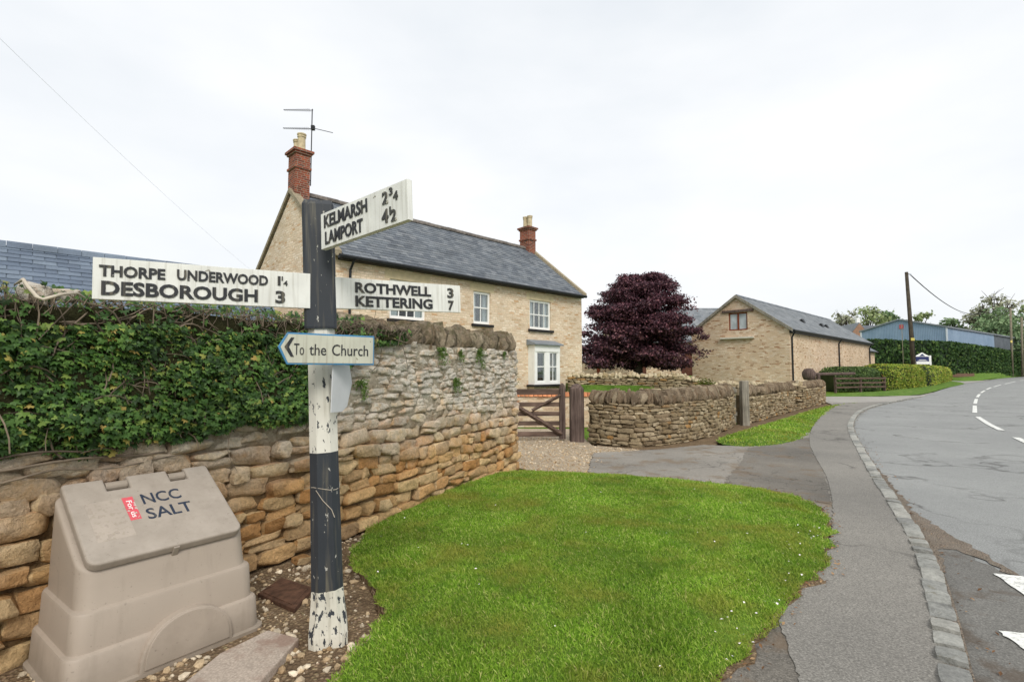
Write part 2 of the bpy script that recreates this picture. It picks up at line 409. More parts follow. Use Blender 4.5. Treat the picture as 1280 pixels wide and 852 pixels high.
def asphalt(name, lo, hi, agg=0.35, cracks=0.0, stain=None, bs=0.35):
    g = G(name, 0.88, 0.25); p = g.pos()
    f = g.noise(p, 95, 3, 0.8); v = g.voro(p, 80)
    c = g.ramp(g.noise(p, 0.6, 3, 0.5), [(0.25, lo), (0.75, hi)])
    c = g.mix(1, c, g.ramp(f, [(0.3, 1 - agg), (0.5, 1.0), (0.72, 1 + agg * 1.5)]), 'MULTIPLY')
    c = g.mix(1, c, g.ramp(v, [(0.1, 1.1), (0.7, 0.85)]), 'MULTIPLY')
    c = g.mix(1, c, g.ramp(g.noise(p, 7, 5, 0.7), [(0.3, 0.94), (0.7, 1.05)]), 'MULTIPLY')
    if stain: c = g.mix(g.ramp(g.noise(p, 2.2, 6, 0.65), [(0.52, 0), (0.62, 0.7)]), c, stain)
    h = g.ma('ADD', f, g.ma('MULTIPLY', v, -0.6))
    if cracks:
        pp = g.n('VectorMath'); pp.operation = 'ADD'; g.put(pp.inputs[0], p)
        nn = g.n('TexNoise'); nn.inputs['Scale'].default_value = 2.5; g.put(nn.inputs['Vector'], p); g.put(pp.inputs[1], nn.outputs['Color'])
        e = g.voro(pp.outputs[0], cracks, 'DISTANCE_TO_EDGE')
        k = g.ma('MULTIPLY', g.ramp(e, [(0.0, 1), (0.022, 0)]), g.ramp(g.noise(p, 0.7, 2), [(0.45, 0), (0.55, 1)]))
        c = g.mix(g.ma('MULTIPLY', k, 0.6), c, srgb(52, 50, 46)); h = g.ma('SUBTRACT', h, g.ma('MULTIPLY', k, 2.0))
    return g.done(c, g.bump(h, bs, 0.006))
m_road = asphalt('worn_road_asphalt', srgb(136, 137, 135), srgb(152, 153, 150), 0.38, cracks=0.35)
m_patch = asphalt('dark_road_asphalt', srgb(100, 98, 94), srgb(130, 128, 122), 0.4, stain=srgb(86, 74, 62))
m_path = asphalt('path_asphalt', srgb(122, 119, 113), srgb(142, 138, 130), 0.45, cracks=0.3)
m_drive = asphalt('patched_drive_asphalt', srgb(118, 114, 107), srgb(156, 150, 140), 0.3, cracks=1.1, stain=srgb(118, 102, 82))
m_olddrive = asphalt('old_cracked_asphalt', srgb(92, 88, 82), srgb(134, 128, 118), 0.5, cracks=1.6, stain=srgb(112, 96, 78))
m_lightdrive = asphalt('pale_asphalt', srgb(150, 146, 140), srgb(170, 166, 158), 0.25)
def dirt_mat(name, lo, hi, peb, amt=0.6, scale=45):
    g = G(name, 0.95, 0.1); p = g.pos()
    c = g.ramp(g.noise(p, 3.5, 6, 0.7), [(0.3, lo), (0.7, hi)])
    v = g.n('TexVoronoi'); v.inputs['Scale'].default_value = scale; g.put(v.inputs['Vector'], p)
    pc = g.mix(0.12, peb, v.outputs['Color'], 'SOFT_LIGHT')
    k = g.ma('MULTIPLY', g.ramp(v.outputs['Distance'], [(0.3, 1), (0.5, 0)]), g.ramp(g.noise(p, 9, 4), [(0.5 - amt * 0.25, 0), (0.6, amt)]))
    c = g.mix(k, c, pc)
    c = g.mix(1, c, g.ramp(g.noise(p, 90, 3), [(0.3, 0.7), (0.7, 1.2)]), 'MULTIPLY')
    h = g.ma('ADD', g.ma('MULTIPLY', v.outputs['Distance'], -1.2), g.noise(p, 60, 4))
    return g.done(c, g.bump(h, 0.8, 0.015))
m_dirt = dirt_mat('soil_and_grit', srgb(88, 72, 56), srgb(132, 112, 88), srgb(176, 154, 124), 0.7)
m_debris = dirt_mat('gutter_debris', srgb(112, 102, 90), srgb(136, 127, 116), srgb(168, 148, 128), 0.6, 70)
m_gravel = dirt_mat('pale_gravel', srgb(158, 142, 120), srgb(186, 170, 148), srgb(206, 192, 170), 0.9, 60)
m_bankearth = dirt_mat('bare_earth', srgb(96, 74, 60), srgb(120, 94, 76), srgb(150, 128, 104), 0.3, 20)
def turf_mat(name, lo, hi, dry):
    g = G(name, 0.9, 0.1); p = g.pos()
    c = g.ramp(g.noise(p, 1.1, 4, 0.6), [(0.32, lo), (0.68, hi)])
    c = g.mix(g.ramp(g.noise(p, 2.3, 5, 0.65), [(0.55, 0), (0.68, 0.65)]), c, dry)
    c = g.mix(1, c, g.ramp(g.noise(p, 60, 3, 0.7), [(0.3, 0.55), (0.7, 1.25)]), 'MULTIPLY')
    c = g.mix(1, c, g.ramp(g.noise(p, 6, 4, 0.7), [(0.3, 0.7), (0.7, 1.2)]), 'MULTIPLY')
    return g.done(c, g.bump(g.noise(p, 40, 4, .7), 0.9, 0.04))
m_turf = turf_mat('turf', srgb(84, 112, 38), srgb(114, 146, 54), srgb(122, 120, 56))
m_lawn = turf_mat('bright_lawn', srgb(84, 116, 44), srgb(112, 144, 60), srgb(142, 146, 84))
g_ = G('grass_blade', 0.6, 0.25); p_ = g_.pos()
c_ = g_.ramp(g_.rnd(), [(0, srgb(94, 134, 36)), (0.5, srgb(134, 170, 52)), (0.85, srgb(164, 192, 78)), (1, srgb(206, 202, 132))])
c_ = g_.mix(1, c_, g_.ramp(g_.noise(p_, 1.0, 4, 0.6), [(0.34, 0.76), (0.66, 1.34)]), 'MULTIPLY')
c_ = g_.mix(g_.ramp(g_.noise(p_, 3.5, 4, 0.7), [(0.52, 0), (0.66, 0.5)]), c_, srgb(80, 130, 40))
c_ = g_.mix(g_.ramp(g_.noise(g_.scl(p_, (1, 1.3, 1)), 0.9, 3, 0.6), [(0.55, 0), (0.66, 0.4)]), c_, srgb(164, 138, 66))
c_ = g_.mix(g_.ramp(g_.noise(p_, 1.7, 4, 0.6), [(0.5, 0), (0.68, 0.7)]), c_, srgb(168, 164, 76))
g_.done(c_)
tr_ = g_.n('BsdfTranslucent'); g_.put(tr_.inputs[0], c_); ms_ = g_.n('MixShader'); ms_.inputs[0].default_value = 0.35
g_.nt.links.new(g_.b.outputs[0], ms_.inputs[1]); g_.nt.links.new(tr_.outputs[0], ms_.inputs[2])
g_.nt.links.new(ms_.outputs[0], [n for n in g_.nt.nodes if n.type == 'OUTPUT_MATERIAL'][0].inputs[0])
m_blade = g_.m
m_sett = stone_mat('granite_sett', [(0, srgb(128, 128, 124)), (0.5, srgb(148, 148, 142)), (1, srgb(164, 162, 154))], bs=0.4, spots=srgb(120, 116, 100), spot=0.6)
g_ = G('road_paint', 0.7, 0.3); p_ = g_.pos()
m_paint = g_.done(g_.mix(g_.ramp(g_.noise(p_, 30, 5, 0.75), [(0.5, 0), (0.62, 0.8)]), srgb(228, 228, 222), srgb(140, 140, 136)), g_.bump(g_.noise(p_, 170, 2), 0.3, 0.004))
m_pebble = stone_mat('pebble', [(0, srgb(146, 122, 92)), (0.3, srgb(190, 168, 136)), (0.6, srgb(158, 144, 124)), (0.85, srgb(214, 200, 176)), (1, srgb(120, 104, 86))], bs=0.2)
m_petal = simple('petal', srgb(240, 232, 230), 0.05, 5, 0.7)
m_rust = simple('rusty_iron', srgb(84, 60, 46), 0.35, 18, 0.9, 0.6)
m_concrete = asphalt('worn_concrete', srgb(168, 154, 140), srgb(196, 182, 168), .18, stain=srgb(136, 110, 96), bs=.2)

# ------------------------------------------------------------------ ground sheets
GROUND, _ = sheet('ground', [(-900, -60), (900, -60), (1500, 2500), (-1500, 2500)], -0.06, m_turf)
# soil bed by the rubble wall, under the sign post and the bin
BED, bedpoly = sheet('soil_bed', [(-3.6, -0.4), (-0.2, -0.2), (1.9, 1.2), (1.9, 3.2), (0.6, 5), (0.6, 8.6), (-0.5, 9.3), (-2.2, 4.2), (-3.4, 2.0)], -0.02, m_dirt)
# road
kerb_px = [(1222, 1010), (1208, 910), (1193, 852), (1177, 770), (1160, 710), (1141, 670), (1119, 635), (1096, 600), (1079, 570), (1066, 545), (1064, 530), (1074, 516), (1095, 507.5), (1130, 500), (1150, 496.3)]
kerb = catmull([gp(x, y, 0.0) for x, y in kerb_px], 10)
far_px = [(1178, 486.5), (1205, 479.5), (1232, 475.5), (1255, 472.3), (1280, 470.3), (1320, 468.2)]
far = catmull([gp(x, y, 0.0) for x, y in far_px], 6)
roadpts = [(kerb[0].x, -6)] + [(p.x - 0.05, p.y) for p in kerb] + [(p.x, p.y) for p in far] + [(260, 190), (260, 20), (60, -6)]
ROAD, roadpoly = sheet('road', roadpts, 0.0, m_road)
# darker near strip with a brown line of gutter debris
patch_px = [(1215, 1010), (1196, 852), (1182, 775), (1165, 712), (1150, 676), (1170, 672), (1205, 690), (1245, 712), (1300, 745), (1420, 810), (1500, 1010)]
sheet('dark_tarmac', [gp(x, y) for x, y in patch_px], 0.004, m_patch, rag=0.05)
deb_px = [(1067, 548), (1080, 570), (1098, 600), (1121, 635), (1143, 670), (1162, 710), (1173, 735), (1180, 716), (1176, 686), (1200, 688), (1240, 706), (1300, 742), (1345, 772), (1290, 730), (1232, 694), (1190, 670), (1146, 642), (1120, 612), (1095, 582), (1076, 556), (1068, 543)]
sheet('gutter_debris', [gp(x, y) for x, y in deb_px], 0.008, m_debris, rag=0.06)
# painted markings
def stripe(px, wd):
    pts = catmull([gp(x, y) for x, y in px], 4) if len(px) > 2 else [gp(x, y) for x, y in px]
    L, Rr = [], []
    for i, p in enumerate(pts):
        t = (pts[min(i + 1, len(pts) - 1)] - pts[max(i - 1, 0)]).normalized(); n = Vector((-t.y, t.x, 0))
        L.append(p + n * wd / 2); Rr.append(p - n * wd / 2)
    return L + Rr[::-1]
for px in ([(1222, 521), (1236, 530), (1252, 538)], [(1270, 547), (1300, 561)], [(1218.5, 507), (1218.5, 516)], [(1220.5, 498.5), (1218.8, 504.5)], [(1224.5, 492.5), (1221.5, 496.5)],
           [(1231, 488), (1226, 491)], [(1239, 484.2), (1233, 486.8)], [(1251, 480.8), (1242, 483.4)], [(1269, 476.8), (1256, 479.8)], [(1290, 473.5), (1275, 475.7)]):
    sheet('lane_marking', stripe(px, 0.13), 0.012, m_paint)
for ax, ay, sx, sy in ((1242, 718, 58, 41), (1248, 790, 60, 44)):
    q = [(ax, ay), (ax + 62, ay + 6), (ax + 62 + sx, ay + 6 + sy), (ax + sx, ay + sy)]
    sheet('give_way_marking', [gp(x, y) for x, y in q], 0.012, m_paint, rag=0.012)
# footpath, drive, gravel
PZ = 0.045
kl = [(p.x - 0.05, p.y) for p in kerb]
path_left_px = [(1042, 503.5), (1020, 527), (1012, 548), (1018, 568), (1033, 595), (1040, 625), (1040, 655), (1032, 690), (1012, 722), (988, 742), (975, 775), (985, 805), (1000, 852), (1005, 930), (1010, 1010)]
pl = [(p.x, p.y) for p in catmull([gp(x, y, PZ) for x, y in path_left_px], 6)]
FOOT, footpoly = sheet('footpath', kl[:-14] + pl, PZ, m_path, thick=0.1, rag=.018)
drive_px = [(742, 566), (735, 590), (800, 602), (900, 618), (1000, 640), (1044, 660), (1046, 600), (1022, 560), (1030, 530), (985, 552), (930, 558), (880, 556), (820, 562)]
sheet('driveway', [gp(x, y, 0.03) for x, y in drive_px], 0.037, m_drive, thick=0.06, rag=0.04)
old_px = [(935, 560), (985, 553), (1012, 546), (1016, 566), (1032, 596), (1038, 630), (1000, 625), (950, 612), (905, 603), (925, 580)]
sheet('cracked_tarmac_patch', [gp(x, y, 0.035) for x, y in old_px], 0.041, m_olddrive, rag=0.05)
gr_px = [(600, 590), (630, 560), (640, 543), (700, 548), (735, 556), (800, 562), (760, 575), (740, 592), (700, 600)]
GRAV, gravpoly = sheet('gravel_drive', [gp(x, y, 0.02) for x, y in gr_px] + [(-0.6, 9.0)] + [(-2.5, 10.8), (-4.0, 12.0), (1.5, 11.6)][:0], 0.02, m_gravel, rag=0.05)
sheet('yard_gravel', [(-3.0, 9.2), (0.6, 9.4), (1.6, 10.2), (1.6, 13.2), (-2.5, 13.5), (-4.5, 12.5)], 0.012, m_gravel)
near_px = [(880, 860), (915, 812), (950, 772), (985, 752), (1003, 825), (1010, 940), (870, 940)]
sheet('worn_verge', [gp(x, y, 0.02) for x, y in near_px], 0.038, m_olddrive, thick=.06, rag=0.04)
sheet('side_drive', [gp(x, y, 0.02) for x, y in [(1015, 497.5), (1033, 495.6), (1100, 495.5), (1150, 494), (1168, 490), (1150, 496.3), (1110, 503), (1075, 510), (1045, 507), (1030, 502)]], 0.03, m_lightdrive, thick=0.05)

# kerb of stone setts, each one a stone
def stone_variants(n, cuts, p=5.0, amp=0.06, seed=1, chips=0):
    out = []
    for k in range(n):
        bm = bmesh.new(); bmesh.ops.create_cube(bm, size=2)
        bmesh.ops.subdivide_edges(bm, edges=bm.edges[:], cuts=cuts, use_grid_fill=True)
        off = Vector((k * 3.7 + seed, k * 1.3, seed * 2.1))
        sk = [random.uniform(-0.16, 0.16) for _ in range(4)]
        planes = [(Vector((random.uniform(-1, 1), random.uniform(-1.2, .3), random.uniform(-1, 1))).normalized(), random.uniform(.97, 1.3)) for _ in range(chips)]
        for v in bm.verts:
            c = v.co; nrm = (abs(c.x) ** p + abs(c.y) ** p + abs(c.z) ** p) ** (1 / p)
            c = c / nrm
            c = c * (1 + amp * 2.2 * mnoise.noise(c * 1.1 + off) + amp * mnoise.noise(c * 2.9 + off))
            c.z += sk[0] * c.x * c.z + sk[1] * 0.5 * c.x; c.x += sk[2] * c.z * 0.6; c.y += sk[3] * c.z * 0.4
            for pn, pd in planes:
                k_ = c.dot(pn) - pd
                if k_ > 0: c = c - pn * k_ * 0.9
            v.co = c * 0.5
        for e_ in bm.edges: e_.smooth = e_.calc_face_angle(0) < 0.5
        bmesh.ops.triangulate(bm, faces=bm.faces[:])
        me = bpy.data.meshes.new('stone'); bm.to_mesh(me); bm.free()
        me.polygons.foreach_set('use_smooth', [True] * len(me.polygons)); out.append(me)
    return out
def with_mat(meshes, mat):
    r = []
    for m in meshes:
        c = m.copy(); c.materials.clear(); c.materials.append(mat); r.append(c)
    return r
ST_HI = stone_variants(24, 5, 10.0, 0.075, 1, 6)
ST_LO = stone_variants(16, 2, 10.0, 0.09, 9, 5)
def cope_variants(n, seed):
    out = stone_variants(n, 3, 10.0, 0.15, seed, 7)
    for me in out:
        a, b = random.uniform(-.5, .5), random.uniform(.25, .9); c = random.uniform(-.35, .35)
        for v in me.vertices:
            f = max(0, v.co.z + .1); v.co.x *= 1 - .7 * b * f; v.co.y *= 1 - .45 * f; v.co.z += a * v.co.y * .5 * f + c * v.co.x * .4; v.co.x += .25 * c * f
    return out
ST_COPE = cope_variants(18, 33)
ST_BOX = stone_variants(8, 2, 9.0, 0.03, 21)
class Path:
    def __init__(s, pts, per=10):
        s.p = catmull([Vector((a, b, 0)) for a, b in pts], per)
        s.c = [0.0]
        for a, b in zip(s.p, s.p[1:]): s.c.append(s.c[-1] + (b - a).length)
        s.L = s.c[-1]
    def at(s, d):
        d = max(0.0, min(s.L - 1e-5, d)); lo, hi = 0, len(s.c) - 1
        while hi - lo > 1:
            m = (lo + hi) // 2
            if s.c[m] <= d: lo = m
            else: hi = m
        t = (d - s.c[lo]) / max(1e-6, s.c[hi] - s.c[lo])
        return s.p[lo].lerp(s.p[hi], t)
    def tan(s, d): return (s.at(d + 0.03) - s.at(d - 0.03)).normalized()
sett_me = with_mat(ST_BOX, m_sett)
kt = thing('kerb', 'row of pale granite setts edging the footpath against the road', 'kerb', (kerb[8].x, kerb[8].y, 0))
kpath = Path([(p.x, p.y) for p in kerb], 1)
d = 0.05
while d < kpath.L - 0.3:
    ln = random.uniform(0.18, 0.26); p = kpath.at(d + ln / 2); t = kpath.tan(d + ln / 2)
    link('sett', random.choice(sett_me), None, kt, (p.x - kt.location.x + random.uniform(-.006, .006), p.y - kt.location.y, -0.012 + random.uniform(-.004, .004)),
         (random.uniform(-.03, .03), random.uniform(-.03, .03), math.atan2(t.y, t.x)), (ln - 0.006, 0.135, 0.15))
    d += ln
bed_l = [kpath.at(i * 0.1) for i in range(int(kpath.L / 0.1))]
V, F = [], []
for i, p in enumerate(bed_l):
    t = kpath.tan(i * 0.1); n = Vector((-t.y, t.x, 0))
    a = p + n * 0.075 - kt.location; b = p - n * 0.075 - kt.location
    V += [(a.x, a.y, 0.04), (b.x, b.y, 0.04)]
    if i: F.append((2 * i - 2, 2 * i - 1, 2 * i + 1, 2 * i))
me = bpy.data.meshes.new('jointing'); me.from_pydata(V, [], F); link('jointing', me, m_debris, kt)

# ------------------------------------------------------------------ grass
tmpl_v = [(-0.5, 0, 0), (0.5, 0, 0), (0.12, 0.25, 0.6), (0.0, 0.7, 1.0)]
tmpl_f = [(0, 1, 2), (0, 2, 3)]
def blades(name, poly, z0, dens, h, wd, label, zf=None):
    area = (poly[:, 0].max() - poly[:, 0].min()) * (poly[:, 1].max() - poly[:, 1].min())
    P = scatter(poly, int(area * dens)); dist = np.hypot(P[:, 0], P[:, 1])
    keep = rng.random(len(P)) < np.clip((3.6 / np.maximum(dist, 0.1)) ** 1.1, 0.05, 1); P = P[keep]; dist = dist[keep]; n = len(P)
    cl_ = np.array([mnoise.noise(Vector((x * 3.2, y * 3.2, 0))) + .6 * mnoise.noise(Vector((x * 9, y * 9, 5))) for x, y in P])
    hh = h * (0.5 + rng.random(n)) * (1 + .55 * cl_); ww = wd * np.maximum(1, dist / 3.6) * (0.7 + 0.6 * rng.random(n))
    nr = np.column_stack([rng.normal(0, .35, n), rng.normal(0, .35, n), np.ones(n)])
    zz = np.full(n, z0) if zf is None else zf(P)
    o = inst(name, tmpl_v, tmpl_f, frames(nr, rng.random(n) * 6.3), np.column_stack([ww, hh, hh]), np.column_stack([P, zz]), m_blade, None, True, 'stuff')
    return tag(o, label, 'grass')
def mound(name, poly, z0, hgt, mat, edge=0.35, step=0.16):
    """turf sheet that swells towards its middle"""
    poly = np.asarray(poly)
    lo = poly.min(0); hi = poly.max(0)
    def zf(P):
        a = poly; b = np.roll(poly, -1, 0); d2 = np.full(len(P), 1e9)
        for q, r in zip(a, b):
            e = r - q; L = (e ** 2).sum() + 1e-9
            t = np.clip(((P - q) @ e) / L, 0, 1); d2 = np.minimum(d2, ((P - q - t[:, None] * e) ** 2).sum(1))
        k = np.clip(np.sqrt(d2) / edge, 0, 1); return z0 + hgt * k * k * (3 - 2 * k)
    bm = bmesh.new(); vs_ = [bm.verts.new((x, y, 0)) for x, y in poly]
    gx = np.arange(lo[0], hi[0], step); gy = np.arange(lo[1], hi[1], step)
    Q = np.array([(x, y) for x in gx for y in gy]); Q = Q[inside(Q, poly)]
    from mathutils.geometry import delaunay_2d_cdt
    allp = [Vector((x, y)) for x, y in poly] + [Vector((x, y)) for x, y in Q]
    n = len(poly)
    r = delaunay_2d_cdt(allp, [(i, (i + 1) % n) for i in range(n)], [], 1, 1e-5)
    bm.free()
    v2 = np.array([(v.x, v.y) for v in r[0]]); z = zf(v2)
    me = bpy.data.meshes.new(name); me.from_pydata([(a, b, c) for (a, b), c in zip(v2, z)], [], [tuple(f) for f in r[2]])
    o = link(name, me, mat, smooth=True); o['kind'] = 'structure'
    if me.polygons[0].normal.z < 0: me.flip_normals()
    return o, zf
def ragged(pts, amp):
    o = []
    for i in range(len(pts)):
        a, b = pts[i], pts[(i + 1) % len(pts)]; k = max(1, int((b - a).length / 0.07))
        d = (b - a).normalized(); pn = Vector((-d.y, d.x, 0))
        for j in range(k):
            q = a + (b - a) * j / k; o.append(q + pn * amp * mnoise.noise(q * 6.0) * 2)
    return np.array([(p.x, p.y) for p in o])
g1_px = [(395, 900), (440, 820), (482, 768), (468, 735), (440, 690), (468, 660), (520, 622), (580, 600), (640, 588), (760, 592), (860, 600), (960, 612), (1012, 628), (1034, 655), (1030, 690), (1012, 720), (982, 740), (964, 778), (935, 808), (890, 846), (850, 910), (600, 960)]
g1 = ragged(catmull([gp(x, y, 0.06) for x, y in g1_px], 4, True), 0.035)
cen = g1.mean(0)
def grow(poly, k):
    nx = np.roll(poly, -4, 0) - np.roll(poly, 4, 0); nn_ = np.column_stack([nx[:, 1], -nx[:, 0]]); nn_ /= np.linalg.norm(nn_, axis=1, keepdims=True) + 1e-9
    area = 0.5 * np.sum(poly[:, 0] * np.roll(poly[:, 1], -1) - np.roll(poly[:, 0], -1) * poly[:, 1])
    return poly + nn_ * k[:, None] * (1 if area > 0 else -1)
wk = np.array([0.015 + 0.10 * max(0, mnoise.noise(Vector((x * 1.7, y * 1.7, 3))) + .15) + .05 * mnoise.noise(Vector((x * 7, y * 7, 1))) for x, y in g1]); wk = np.where(g1[:, 0] < .3, .006, wk)
g1o = grow(g1, wk)
sheet('soil_edge', [(x, y) for x, y in g1o], 0.047, m_dirt, thick=.08)
TURF, zf1 = mound('grass_island', g1, 0.052, 0.05, m_turf)
blades('grass', grow(g1, .012 + .05 * rng.random(len(g1)) ** 2), 0.05, 17000, 0.019, 0.0042, 'mown green lawn grass on the verge between sign post and footpath', zf1)
g2_px = [(896, 549), (930, 537), (985, 521), (1034, 507), (1078, 502.5), (1052, 505), (1030, 518), (1016, 533), (1006, 545), (985, 553), (945, 557), (915, 556)]
g2 = ragged(catmull([gp(x, y, 0.05) for x, y in g2_px], 4, True), 0.04)
T2, zf2 = mound('grass_strip', g2, 0.03, 0.05, m_lawn, 0.3, 0.3)
sheet('soil_strip', [gp(x, y, -.01) for x, y in ((735, 552), (770, 564), (830, 566), (890, 557), (930, 545), (1000, 522), (1040, 506), (1034, 503), (935, 528), (910, 532), (850, 545))], -.012, m_dirt, rag=.06)
blades('grass', g2, 0.05, 3500, 0.035, 0.006, 'green grass strip beside the far dry stone wall', zf2)
g3_px = [(1020, 494.8), (1060, 491), (1100, 489), (1140, 483), (1165, 477.5), (1180, 475.5), (1206, 478.5), (1180, 485), (1150, 492.5), (1100, 494.5)]
g3 = ragged(catmull([gp(x, y, 0.03) for x, y in g3_px], 4, True), 0.05)
T3, zf3 = mound('grass_verge', g3, 0.02, 0.1, m_lawn, 0.8, 1.0)

# petals and pebbles
pet_px = [(1030, 640), (1034, 690), (1016, 722), (988, 742), (966, 780), (935, 815), (880, 870), (850, 830), (905, 780), (960, 720), (1000, 660)]
pp = np.array([tuple(gp(x, y, 0.05))[:2] for x, y in pet_px])
P = scatter(pp, 420); P = P[:110]; n = len(P)
Z = np.where(inside(P, g1), zf1(P) + 0.028, 0.058)
P2 = scatter(g1, 60); P = np.vstack([P, P2]); Z = np.concatenate([Z, zf1(P2) + 0.03]); n = len(P)
sizes = 0.005 + 0.006 * rng.random(n)
tag(inst('fallen_petals', [(-1, 0, 0), (0, -.7, .25), (1, 0, .1), (0, .8, .3)], [(0, 1, 2, 3)], frames(rdir(n) * .4 + [0, 0, 1], rng.random(n) * 6), sizes, np.column_stack([P, Z]), m_petal, None, False, 'stuff'),
    'white petals scattered along the edge of the lawn', 'petals')
m_litter = leaf_mat('dead_leaf', [(0, srgb(92, 66, 44)), (.5, srgb(132, 96, 64)), (1, srgb(170, 138, 100))], .8, .1)
ed = g1o[rng.integers(0, len(g1o), 1500)] + rng.normal(0, .05, (1500, 2)); ed = ed[(ed[:, 0] > .2) & ~inside(ed, g1)][:520]
kk = np.array([tuple(kpath.at(rng.random() * kpath.L))[:2] for _ in range(420)]); kk[:, 0] += .1 + np.abs(rng.normal(0, .10, len(kk))); 
LP = np.vstack([np.column_stack([ed, np.full(len(ed), .056)]), np.column_stack([kk, np.full(len(kk), .014)])]); n = len(LP)
tag(inst('leaf_litter', [(-1, 0, 0), (0, -.5, .2), (1, 0, .1), (0, .5, .25)], [(0, 1, 2, 3)], frames(rdir(n) * .5 + [0, 0, 1], rng.random(n) * 6), 0.006 + .012 * rng.random(n), LP, m_litter, None, False, 'stuff'), 'brown leaf litter along the lawn edge and in the gutter', 'leaf litter')
ico = bmesh.new(); bmesh.ops.create_icosphere(ico, subdivisions=1, radius=1); ico_v = np.array([v.co[:] for v in ico.verts]); ico_v *= 1 + rng.uniform(-.22, .22, (len(ico_v), 1))
ico_f = np.array([[v.index for v in f.verts] for f in ico.faces]); ico.free()
def pebbles(name, P, z, lo, hi, label, mat=m_pebble):
    n = len(P); s = lo + (hi - lo) * rng.random(n) ** 2.5
    S = np.column_stack([s * rng.uniform(.8, 1.4, n), s * rng.uniform(.7, 1.1, n), s * rng.uniform(.4, .8, n)])
    o = inst(name, ico_v, ico_f, frames(np.column_stack([rng.normal(0, .2, n), rng.normal(0, .2, n), np.ones(n)]), rng.random(n) * 6.3), S, np.column_stack([P, z + s * .25]), mat, None, False, 'stuff')
    return tag(o, label, 'gravel')
# ------------------------------------------------------------------ stone walls
def dress(parent, meshes, items, maxparts, path, name='stone'):
    """items: (s, z, w, h, depth, proud, tilt, key); the ones that show largest become parts, the rest one joined part"""
    items.sort(key=lambda i: -i[7]); o0 = parent.location
    restV, restF, nb = [], [], 0
    arr = {}
    for k, (s, z, wd, h, dp, proud, tilt, key) in enumerate(items):
        p = path.at(s); t = path.tan(s); n = Vector((t.y, -t.x, 0))
        c = p + n * (proud - dp / 2); rz = math.atan2(t.y, t.x)
        me = meshes[(k * 7 + int(s * 31)) % len(meshes)]
        loc = Vector((c.x - o0.x, c.y - o0.y, z - o0.z)); rot = (random.uniform(-.04, .04), tilt, rz); sc = (wd, dp, h)
        if k < maxparts: link(name, me, None, parent, loc, rot, sc)
        else:
            M4 = Matrix.LocRotScale(loc, Matrix.Rotation(rz, 3, 'Z').to_quaternion() @ Matrix.Rotation(tilt, 3, 'Y').to_quaternion(), Vector(sc))
            if me.name not in arr:
                a = np.empty(len(me.vertices) * 3); me.vertices.foreach_get('co', a)
                arr[me.name] = (a.reshape(-1, 3), np.array([tuple(f.vertices) for f in me.polygons]))
            v, f = arr[me.name]; Mn = np.array(M4)
            restV.append(v @ Mn[:3, :3].T + Mn[:3, 3]); restF.append(f + nb); nb += len(v)
    if restV:
        np_mesh(name + 's', np.vstack(restV), np.vstack(restF), meshes[0].materials[0], parent, True, 'stuff')
def courses(path, s0, s1, z0, ztop, hr, wr, gap, skip=None, wob=0.012, dp=0.2, proud=None, tilt=0.03):
    it = []; z = z0
    while True:
        h = random.uniform(*hr(z)) if callable(hr) else random.uniform(*hr)
        if z + h * 0.55 > max(ztop(s0), ztop((s0 + s1) / 2), ztop(s1)): break
        s = s0 - random.uniform(0, 0.15)
        while s < s1:
            wd = random.uniform(*wr(z)) if callable(wr) else random.uniform(*wr)
            sm = s + wd / 2; zc = z + h / 2 + wob * 3 * mnoise.noise(Vector((sm * 1.1, z * 2, 3.0)))
            if s0 <= sm <= s1 and zc + h * 0.3 < ztop(sm) and not (skip and skip(sm, zc)):
                p = path.at(sm); dist = math.hypot(p.x, p.y)
                pr = proud(sm, zc) if proud else random.uniform(0.0, 0.03)
                if random.random() < 0.14 and h > 0.09:   # two thin stones in one course
                    f = random.uniform(.4, .6)
                    it.append((sm, zc - h * (1 - f) / 2, wd - gap, h * f - gap, dp, pr, random.uniform(-tilt, tilt), wd * h * f / dist ** 2))
                    it.append((sm, zc + h * f / 2, wd - gap, h * (1 - f) - gap, dp, pr + random.uniform(-.012, .012), random.uniform(-tilt, tilt), wd * h * (1 - f) / dist ** 2))
                else:
                    it.append((sm, zc, wd - gap, h - gap * random.uniform(.6, 1.4), dp, pr, random.uniform(-tilt, tilt), wd * h / dist ** 2))
            s += wd
        z += h
    return it
def core(parent, name, path, s0, s1, z0, ztop, rec, thick, mat, ds=0.08, dz=0.08):
    """rough wall body: uneven face set back by rec, plus back and top"""
    V, F = [], []; o0 = parent.location
    S = np.arange(s0, s1 + ds * .5, ds); nz_ = 0
    rows = max(2, int((max(ztop(s0), ztop(s1)) - z0) / dz))
    for s in S:
        p = path.at(s); t = path.tan(s); n = Vector((t.y, -t.x, 0)); zt = ztop(s)
        for j in range(rows + 1):
            z = z0 + (zt - z0) * j / rows
            q = p - n * (rec(s, z) + 0.02 * mnoise.noise(Vector((s * 5, z * 7, 1.5))) + .014 * mnoise.noise(Vector((s * 14, z * 19, 4)))) - o0
            V.append((q.x, q.y, z))
        for z in (zt, z0):
            q = p - n * thick - o0; V.append((q.x, q.y, z))
    m = rows + 3
    for i in range(len(S) - 1):
        for j in range(m):
            a = i * m + j; b = i * m + (j + 1) % m; F.append((a, b, b + m, a + m))
    F.append(tuple(range(m))); F.append(tuple(range((len(S) - 1) * m, len(S) * m))[::-1])
    me = bpy.data.meshes.new(name); me.from_pydata(V, [], F)
    bm = bmesh.new(); bm.from_mesh(me); bmesh.ops.recalc_face_normals(bm, faces=bm.faces); bm.to_mesh(me); bm.free()
    return link(name, me, mat, parent)
